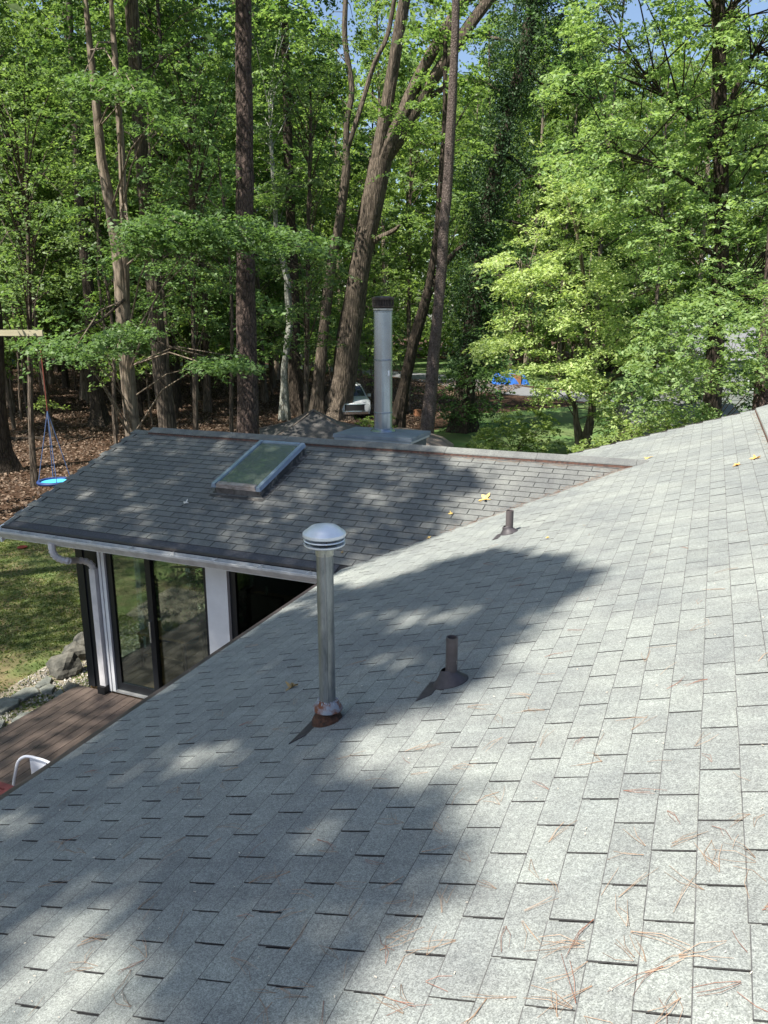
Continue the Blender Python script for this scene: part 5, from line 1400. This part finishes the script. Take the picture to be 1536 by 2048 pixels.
# ivy covered tree
iv = [[(1068, -10, 24), (1045, 130, 26), (1012, 250, 28), (985, 380, 30), (962, 500, 32), (946, 640, 34), (932, 760, 38), (922, 872, 46)]]
Q, rq = trunk_path(iv[0], 36, 15)
Qa = np.array(Q)
cc = []
for k in range(2100):
    i = rng.integers(0, len(Qa)); f = (Qa[i][2] - GZ) / 18
    if f < .15 and rng.random() < .8: continue
    cc.append(Qa[i] + rng.normal(0, 1, 3) * np.array([.64, .64, .4]) * (1 + .45 * math.sin(Qa[i][2] * 1.3)))
cc = np.array(cc)
t_ = tree_px('ivy_tree', 'tall trunk wrapped in dark ivy right of the slim pine', 'bark_dark', iv, 36,
        limbs=[[(1000, 300, 9), (1040, 330, 8), (1075, 370, 7), (1110, 405, 4)], [(1045, 130, 12), (1100, 175, 10), (1160, 190, 7), (1200, 200, 4)], [(950, 560, 10), (1010, 540, 8), (1060, 560, 4)], [(975, 440, 8), (1030, 445, 6), (1090, 470, 3)], [(1046, 120, 10), (1090, 80, 8), (1150, 96, 5)]],
        crown=(np.vstack([px_crown([([(1010, -260), (1200, -260), (1180, 60), (1110, 120), (1060, 90)], .3), (ell(1150, 150, 70, 50), .16), (ell(1010, 560, 80, 90), .3), (ell(960, 700, 60, 60), .12), (ell(1120, 330, 60, 60), .12)], 36.5, 1.6, 620)]), 22, .5, .35, .18), leaf='lf_deep', branch_every=8)
L_ = clusters(cc, 22, .2, 1.0, .12, up=.2, jit=.9)
link('ivy', leaf_mesh('ivy', *L_, M['lf_ivy']), t_)
# big sunlit hickory on the right
hk_poly = [(1120, -300), (1700, -300), (1700, 640), (1540, 690), (1480, 640), (1380, 640), (1320, 560), (1240, 460), (1150, 400), (1090, 330), (1130, 260), (1080, 180), (1140, 90)]
hk = px_crown([(hk_poly, 1.0)], 24, 1.8, 2600, solid=(66, 40, -.04))
tree_px('hickory_tree', 'large bright green tree filling the top right with a dark upright trunk', 'bark_dark', [[(1437, -40, 24), (1438, 120, 26), (1441, 300, 27), (1443, 500, 29), (1434, 650, 32), (1424, 800, 36), (1420, 900, 40)]], 24.5,
        limbs=[[(1440, 330, 12), (1400, 260, 9), (1350, 210, 7), (1290, 160, 4)], [(1442, 420, 12), (1390, 370, 9), (1320, 330, 6), (1230, 300, 4)], [(1440, 250, 12), (1480, 160, 9), (1520, 90, 6)], [(1442, 520, 10), (1380, 480, 7), (1310, 450, 4)], [(1438, 600, 9), (1490, 560, 7), (1540, 540, 5)], [(1438, 60, 12), (1470, 10, 9), (1500, -40, 7)]],
        crown=(hk, 24, .36, .3, .13), leaf='lf_hick', branch_every=10)
tree_px('oak_tree', 'furrowed trunk at the right edge beyond the main ridge', 'bark_pine', [[(1560, 300, 26), (1545, 560, 30), (1533, 700, 34), (1526, 800, 38), (1520, 880, 44)]], 21, crown=(gen_crown_for(1580, 300, 22, 8, 16, 2.6, 90), 18, .4, .3, .15), leaf='lf_hick')
# yellow green dogwood
dg = [(1080, 285), (1150, 320), (1250, 410), (1330, 540), (1420, 660), (1430, 740), (1370, 800), (1330, 850), (1240, 850), (1205, 870), (1180, 800), (1130, 800), (1090, 800), (1050, 730), (965, 705), (985, 650), (1010, 610), (960, 520), (1045, 470), (1085, 400)]
dgc = px_crown([(dg, .75), (ell(1200, 735, 190, 40), .15), (ell(1040, 530, 80, 24), .05), (ell(1010, 690, 60, 16), .05)], 28, 1.7, 1700, solid=(70, 22, -.02))
tree_px('dogwood_tree', 'sunlit yellow green tree with layered branches and a low forked trunk beyond the roof', 'bark_pale',
        [[(1150, 810, 10), (1152, 840, 12), (1160, 880, 20)], [(1186, 800, 14), (1183, 835, 16), (1166, 885, 20)]], 30.5,
        limbs=[[(1186, 810, 12), (1176, 720, 11), (1172, 620, 9), (1160, 500, 7), (1130, 380, 4), (1100, 300, 2)], [(1150, 815, 9), (1120, 760, 6), (1070, 700, 4), (1000, 690, 2)], [(1186, 800, 8), (1250, 740, 6), (1340, 720, 3)], [(1176, 700, 6), (1230, 620, 5), (1300, 580, 3)], [(1172, 640, 6), (1110, 580, 4), (1040, 540, 2)]],
        crown=(dgc, 24, .42, .16, .125), leaf='lf_dog', top=None, ldz=-2, branch_every=14, sides=9)
for lab, pts, D_, polys, n_, lf_ in (
    ('slim understory maple at the left edge, its leaves in front of the woods', [(52, 300, 6), (58, 560, 8), (62, 850, 11)], 24, [([(-60, 120), (150, 100), (200, 300), (170, 560), (60, 620), (-60, 560)], 1.0)], 330, 'lf_forest'),
    ('slim understory maple whose leaves hang between the twin stems and the thick pine', [(378, 250, 6), (385, 520, 8), (392, 850, 11)], 25, [([(250, 60), (470, 40), (480, 300), (450, 430), (300, 440), (250, 250)], .7), ([(270, 520), (470, 520), (470, 640), (280, 640)], .3)], 380, 'lf_maple'),
    ('slim understory tree whose leaves hang between the thick pine and leaning tree', [(622, 200, 6), (616, 500, 8), (612, 845, 11)], 30, [([(510, 60), (680, 60), (690, 300), (650, 430), (520, 420)], .6), ([(510, 500), (680, 500), (670, 690), (520, 700)], .4)], 330, 'lf_forest'),
    ('slim leafy tree filling the gap between chimney top and ivy tree', [(822, 300, 5), (818, 560, 7), (815, 850, 10)], 44, [([(790, 260), (960, 200), (960, 600), (800, 560)], .75), ([(720, 540), (860, 560), (850, 720), (730, 700)], .25)], 300, 'lf_far')):
    cr = px_crown(polys, D_ - 1.5, 1.3, n_, solid=(44, 26, -.02))
    tree_px('understory_tree', lab, 'bark_oak', [pts], D_, crown=(cr, 20, .36 * D_ / 26, .3, .11 * D_ / 24), leaf=lf_, top=None, branch_every=5, sides=8)
# shrubs
def shrub(label, polys, D, dD, n, leaf, size=.12, rad=.26, base=(1040, 890)):
    C_ = px_crown(polys, D, dD, n); g_ = gp(*base); t = thing('shrub', (g_[0], g_[1], GZ), label, 'shrub')
    link('foliage', leaf_mesh('foliage', *sprays(C_, 20, rad * 1.8, size), M[leaf]), t)
    b = MB()
    for c_ in C_[::max(1, n // 14)]: twig(b, (g_[0], g_[1], GZ), c_, .022, .1)
    b.obj('stems', M['bark_pale'], t)
shrub('bright green leafy shrub left of the dogwood trunk, just over the ridge', [([(925, 895), (960, 860), (1000, 830), (1060, 800), (1100, 830), (1120, 880), (1110, 905), (930, 905)], 1.0)], 27, .8, 150, 'lf_bush', .13, .26, (1030, 905))
shrub('low green plants at the foot of the dogwood beside the gable rake', [([(1130, 905), (1150, 885), (1240, 860), (1340, 820), (1360, 850), (1220, 900), (1140, 915)], 1.0)], 22, .8, 80, 'lf_bush', .11, .2, (1200, 900))
shrub('light green bush between the shed and the gable rake', [([(1310, 860), (1330, 820), (1400, 800), (1440, 820), (1420, 860), (1340, 880)], 1.0)], 20.5, .6, 80, 'lf_hick', .10, .2, (1380, 880))
shrub('dark shrub under the ivy tree beside the slim pine', [([(880, 800), (900, 740), (960, 700), (1010, 720), (1010, 800), (960, 840), (890, 840)], 1.0)], 35, 1.2, 160, 'lf_deep', .16, .36, (940, 860))
shrub('dark green bushes behind the dogwood trunk on the lawn', [([(1190, 830), (1210, 770), (1290, 750), (1300, 830), (1270, 860), (1200, 850)], 1.0)], 38, 1, 130, 'lf_deep', .16, .36, (1240, 850))
shrub('leafy green shrub behind the white car, left of the chimney', [([(690, 690), (735, 690), (750, 740), (745, 790), (728, 760), (700, 745)], 1.0)], 48, .8, 60, 'lf_far', .18, .34, (735, 815))
shrub('bright green shrub at the foot of the broken post right of the chimney', [(ell(765, 842, 24, 14), .5), (ell(740, 845, 20, 14), .5)], 33, .6, 30, 'lf_bush', .13, .25, (760, 860))
shrub('small sunlit bush in the leaf litter behind the swing ropes', [(ell(98, 805, 38, 14), 1.0)], 34, .6, 22, 'lf_bush', .12, .2, (100, 832))

shrub('leafy young hickory in front of the grey shed, under the large bright tree', [([(1250, 700), (1300, 600), (1560, 560), (1560, 770), (1470, 790), (1400, 780), (1300, 850), (1250, 830)], 1.0)], 19.4, 1.0, 360, 'lf_hick', .115, .27, (1400, 900))
shrub('darker leafy undergrowth beyond the grey shed', [([(1240, 760), (1300, 620), (1580, 600), (1580, 800), (1450, 830), (1260, 850)], 1.0)], 31, 1.5, 380, 'lf_deep', .17, .38, (1400, 880))
# background trees: protos, then copies
protos = []
for k in range(6):
    b = MB(); h = 19 + k * .7; ph = k * 1.3
    pts = [np.array([.35 * math.sin(ph + z * .16), .3 * math.cos(ph * 2 + z * .13), z]) for z in np.linspace(0, h, 14)]
    pts = [p - np.array([pts[0][0], pts[0][1], 0]) for p in pts]
    rr = [.21 * (1 - .75 * i / 13) * (1.35 if i == 0 else 1) for i in range(14)]
    b.tube(pts, rr, 9, wob=.15)
    cen = col_crown((0, 0, 0), 2.4, h, 3.9, 500)
    for c_ in cen[::9]:
        z = max(1.5, c_[2] - 1.0); i = min(12, int(z / h * 13)); twig(b, pts[i] * (1 - (z / h * 13 - i)) + pts[i + 1] * (z / h * 13 - i), c_, .035, .2)
    tm = b.mesh('trunk', M[['bark_oak', 'bark_dark', 'bark_pale'][k % 3]], True)
    lf = leaf_mesh('crown', *sprays(cen, 34, 1.15, .215, hub=(0, 0, 0)), M[['lf_forest', 'lf_forest', 'lf_far'][k % 3]])
    protos.append((tm, lf))
sap = []
for k in range(3):
    b = MB(); h = 6.5 + k
    b.tube([(.1 * math.sin(z * 1.1 + k), .1 * math.cos(z * .8), z) for z in np.linspace(0, h, 8)], list(np.linspace(.06, .02, 8)), 7)
    cen = col_crown((0, 0, 0), 1.9, h, 1.9, 70)
    for c_ in cen[::3]: twig(b, (0, 0, max(1, c_[2] - .5)), c_, .014, .08)
    sap.append((b.mesh('trunk', M['bark_oak'], True), leaf_mesh('crown', *sprays(cen, 22, .85, .14, hub=(0, 0, 0)), M[['lf_forest', 'lf_maple', 'lf_far'][k]])))
def place(pr, x, y, s, rz, name, label, group, tall=1.0):
    t = link(name, None, None, (x, y, GZ), label, 'tree', group); t.rotation_euler = (0, 0, rz); t.scale = (s, s, s * tall)
    for nm, me in zip(('trunk', 'crown'), pr):
        o = bpy.data.objects.new(nm, me); COL.objects.link(o); o.parent = t
def pt(deg, D):                         # bearing from the view direction, distance ahead
    a = math.tan(R(deg)); return (D * (-sy + a * cy), D * (cy + a * sy))
rg2 = np.random.default_rng(21)
def zone(deg):
    px = 768 + F * math.tan(R(deg)) / cp
    for lim, w in ((240, 'in the woods beyond the nest swing'), (480, 'in the woods between twin stemmed tree and thick pine'),
                   (700, 'in the woods between thick pine and leaning tree'), (1000, 'beyond the street between leaning tree and ivy tree'), (9999, 'beyond the dogwood and the hickory')):
        if px < lim: return 'slender tree ' + w, 'trees ' + w
occ = []
def free(x, y, d):
    if any((x - a) ** 2 + (y - b_) ** 2 < d * d for a, b_ in occ): return False
    if any(abs(y - np.interp(x, [p[0] for p in road], [p[1] for p in road])) < 4.2 for _ in (0,)): return False
    return True
cnt = 0
for tries in range(3000):
    if cnt >= 120: break
    deg = rg2.uniform(-31, 31); D = rg2.uniform(40, 92)
    if deg > -8 and D < 62: continue
    if -6 < deg < 0 and D < 70: continue
    x, y = pt(deg, D)
    if not free(x, y, 2.6): continue
    occ.append((x, y)); cnt += 1
    place(protos[rg2.integers(0, 6)], x, y, rg2.uniform(.8, 1.15), rg2.uniform(0, 6.28), 'woodland_tree', *zone(deg), tall=1.35)
for px, py in [(360, 775), (406, 811), (453, 779), (303, 850), (59, 850), (146, 752), (92, 770), (20, 760), (520, 800), (545, 790), (610, 800), (740, 778), (650, 760)]:
    g_ = gp(px, py)
    if py > 772 or px < 200: place(sap[rg2.integers(0, 3)], g_[0], g_[1], rg2.uniform(.9, 1.3), rg2.uniform(0, 6.28), 'sapling', 'thin understory sapling among those in the leaf litter of the woods', 'saplings in the woods')
cnt = 0
while cnt < 26:
    deg = rg2.uniform(-29, 2); D = rg2.uniform(30, 62)
    if deg > -9 and D < 46: continue
    x, y = pt(deg, D)
    if not free(x, y, 2.0): continue
    occ.append((x, y)); cnt += 1
    place(sap[rg2.integers(0, 3)], x, y, rg2.uniform(1.0, 1.7), rg2.uniform(0, 6.28), 'sapling', 'thin understory sapling among those in the leaf litter of the woods', 'saplings in the woods')
# trees left and right outside the frame keep the wood going
for deg, D in [(-38, 30), (-40, 44), (-44, 34), (-36, 55), (38, 30), (42, 44), (36, 60)]:
    x, y = pt(deg, D); place(protos[rg2.integers(0, 6)], x, y, 1.0, rg2.uniform(0, 6), 'woodland_tree', 'tree of the same woods standing just outside the picture', 'trees beside the view', tall=1.3)
# far wood that reads as one mass
n = 150000
deg = rg2.uniform(-46, 46, n); D = rg2.uniform(92, 130, n)
x, y = D * (-sy + np.tan(np.radians(deg)) * cy), D * (cy + np.tan(np.radians(deg)) * sy)
hz = 35 + 4 * np.sin(deg * .7) + 3 * np.sin(deg * 2.1)
z = GZ + rg2.uniform(0, 1, n) ** .9 * hz
cl = np.array([mnoise.noise(Vector((a * .12, b_ * .12, c_ * .16))) for a, b_, c_ in zip(x, y, z)])
k = cl > -.25
Nn = rg2.normal(0, .8, (k.sum(), 3)); Nn[:, 2] += .8
link('far_woods', leaf_mesh('far_woods', np.column_stack([x, y, z])[k], Nn, rg2.uniform(.6, 1.15, k.sum()), M['lf_far'], .7), kind='stuff')

# ------------------------------------------------------------------ tall trees standing behind and left of the photographer: their crowns shade the roofs
shade_main = [
    [(-400, 1000), (-30, 1640), (300, 1400), (620, 1190), (655, 1180), (700, 1180), (770, 1165), (880, 1128), (960, 1105), (1060, 1108), (1125, 1124), (1180, 1148), (1165, 1176), (1090, 1196), (1060, 1236), (1010, 1292), (962, 1340), (900, 1372),
     (830, 1400), (760, 1430), (690, 1470), (650, 1500), (640, 1550), (700, 1570), (780, 1575), (865, 1600), (905, 1680), (880, 1750), (800, 1800), (745, 1880), (690, 1960), (600, 2060), (430, 2060), (330, 1960), (370, 1890), (310, 1840), (150, 1820), (60, 1790), (-20, 1740), (-500, 1800)]]
half_main = [(-500, 1800), (-20, 1740), (150, 1820), (370, 1890), (330, 1960), (430, 2060), (300, 2400), (-800, 2400)]
lit_main = [ell(405, 1508, 120, 50), ell(200, 1850, 190, 55), ell(840, 1240, 84, 24), ell(790, 1315, 84, 30), ell(960, 1225, 70, 16), ell(30, 1660, 90, 44), ell(600, 1215, 130, 13), ell(250, 1730, 70, 30), ell(700, 1660, 100, 34), ell(560, 1330, 60, 20), ell(520, 1880, 50, 24)]
shade_wing = [[(-100, 1120), (-100, 900), (300, 830), (845, 885), (850, 905), (905, 935), (965, 955), (955, 975), (880, 985), (905, 1010), (890, 1050), (830, 1085), (770, 1115), (720, 1140), (700, 1180), (640, 1180)]]
lit_wing = [ell(340, 895, 60, 17), ell(745, 995, 56, 18), ell(830, 945, 34, 12), ell(270, 1018, 34, 13), ell(235, 915, 44, 20), ell(700, 925, 44, 12), ell(560, 1005, 60, 15), ell(450, 900, 40, 11), ell(650, 960, 34, 12), ell(470, 1070, 40, 12), ell(160, 985, 34, 12)]
rg3 = np.random.default_rng(5)
cA, cB = [], []
def tosun(p, t): return np.array(p) + S * t
k = 0
while k < 1350:
    x, y = rg3.uniform(XE - .3, XR), rg3.uniform(-1.5, 9.5)
    p = np.array([x, y, zmain(x)]); px, py, cf = project(p)
    inside = (cf > .2 and any(in_poly([px], [py], s_)[0] for s_ in shade_main) and not any(in_poly([px], [py], s_)[0] for s_ in lit_main)) or (cf <= .2 and x < -1)
    if not inside and not (cf > .2 and in_poly([px], [py], half_main)[0] and mnoise.noise(Vector((x * 2.2, y * 2.2, 9))) > .46): continue
    k += 1; cA.append(tosun(p, rg3.uniform(15, 20)))
k = 0
while k < 1100:
    x, y = rg3.uniform(XL - .4, -1.5), rg3.uniform(YE - .4, YR + .25)
    if x > xval(max(y, YE)): continue
    p = np.array([x, y, zwing(y)]); px, py, cf = project(p)
    if not any(in_poly([px], [py], s_)[0] for s_ in shade_wing) or any(in_poly([px], [py], s_)[0] for s_ in lit_wing): continue
    k += 1; cB.append(tosun(p, rg3.uniform(14, 19)))
for k in range(230):                  # the chimney's foot and chase top lie in its shade
    p = (rg3.uniform(-5.3, -3.9), rg3.uniform(10.1, 11.2), rg3.uniform(-1.75, -.75)); cB.append(tosun(p, rg3.uniform(13, 17)))
cC = []
for k in range(1500):                  # over the deck and the lawn
    x, y = rg3.uniform(-17, -5), rg3.uniform(1, 14)
    if mnoise.noise(Vector((x * .55, y * .55, 4))) > .1: continue
    cC.append(tosun((x, y, GZ), rg3.uniform(18, 22)))
def shade_tree(label, base, cen, per, rad, size, bark='bark_oak'):
    cen = np.array(cen); t = thing('unseen_oak', (base[0], base[1], GZ), label, 'tree'); b = MB()
    top = cen.mean(0) + np.array([0, 0, 1.0]); mid = np.array([base[0], base[1], GZ + 6.5])
    pts = sm([np.array([base[0], base[1], GZ - .1]), mid, mid * .45 + top * .55 + np.array([0, 0, .5]), top], 5)
    b.tube(pts, list(np.linspace(.38, .1, len(pts))), 12, wob=.15)
    P_ = np.array([list(p) for p in pts[6:]])
    for c_ in cen[::22]:
        d = np.linalg.norm(P_ - c_, axis=1); twig(b, P_[int(d.argmin())], c_, .035, .3)
    b.obj('trunk', M[bark], t, True)
    link('crown', leaf_mesh('crown', *clusters(cen, per, rad, .5, size, rg=rg3), M['lf_forest']), t)
shade_tree('tall oak behind the photographer on the deck side, its crown shading the near roof', (-9.5, -5.5), cA, 16, .11, .14)
shade_tree('tall oak left of the house whose crown shades the sunroom roof', (-14.5, -1.0), cB, 16, .13, .14)
shade_tree('tall oak at the far side of the lawn shading grass and deck', (-19.5, -3.0), cC, 18, .3, .2)
holes = [(at(px, py, D), r) for px, py, D, r in [(200, 160, 18.4, .9), (260, 185, 18.4, .7), (330, 440, 18.4, .8), (450, 455, 18.4, .8), (590, 485, 18.4, 1.0), (530, 490, 18.4, .6), (190, 665, 18.4, .6), (245, 655, 18.4, .5), (460, 722, 18.4, .5), (245, 300, 20.5, .7),
         (770, 310, 40.5, 1.2), (840, 200, 40.5, 1.2), (665, 800, 40, .7), (490, 300, 22, .35), (320, 800, 25, .4)]]  # gaps shaped into the added canopy below, letting sun onto these spots
cD = []  # unseen canopy added overhead to shade the front of the woods
for k in range(3900):
    deg = rg3.uniform(-36, -8); D = rg3.uniform(10, 34); zz = rg3.uniform(.40, .62) * D + rg3.uniform(0, 3)
    if mnoise.noise(Vector((deg * .16, D * .32, zz * .12))) > .09: continue
    x, y = pt(deg, D); q = np.array([x, y, zz])
    if any(np.linalg.norm((q - h_) - S * np.dot(q - h_, S)) < r_ + .45 and np.dot(q - h_, S) > 0 for h_, r_ in holes): continue
    cD.append((x, y, zz))
cD = np.array(cD); dl = cD[:, 0] * cy + cD[:, 1] * sy
for lab, bs, sel in (('unseen tall oak added left of the swing, its crown shading the edge of the woods', (-27.0, 9.0), dl < -9), ('unseen tall oak added left of the lawn, shading the woods behind the sunroom', (-24.5, 5.0), (dl >= -9) & (dl < -3)), ('unseen tall oak added to shade the trees behind the skylight', (-22.0, 1.0), dl >= -3)):
    shade_tree(lab, bs, cD[sel], 20, .42, .2)
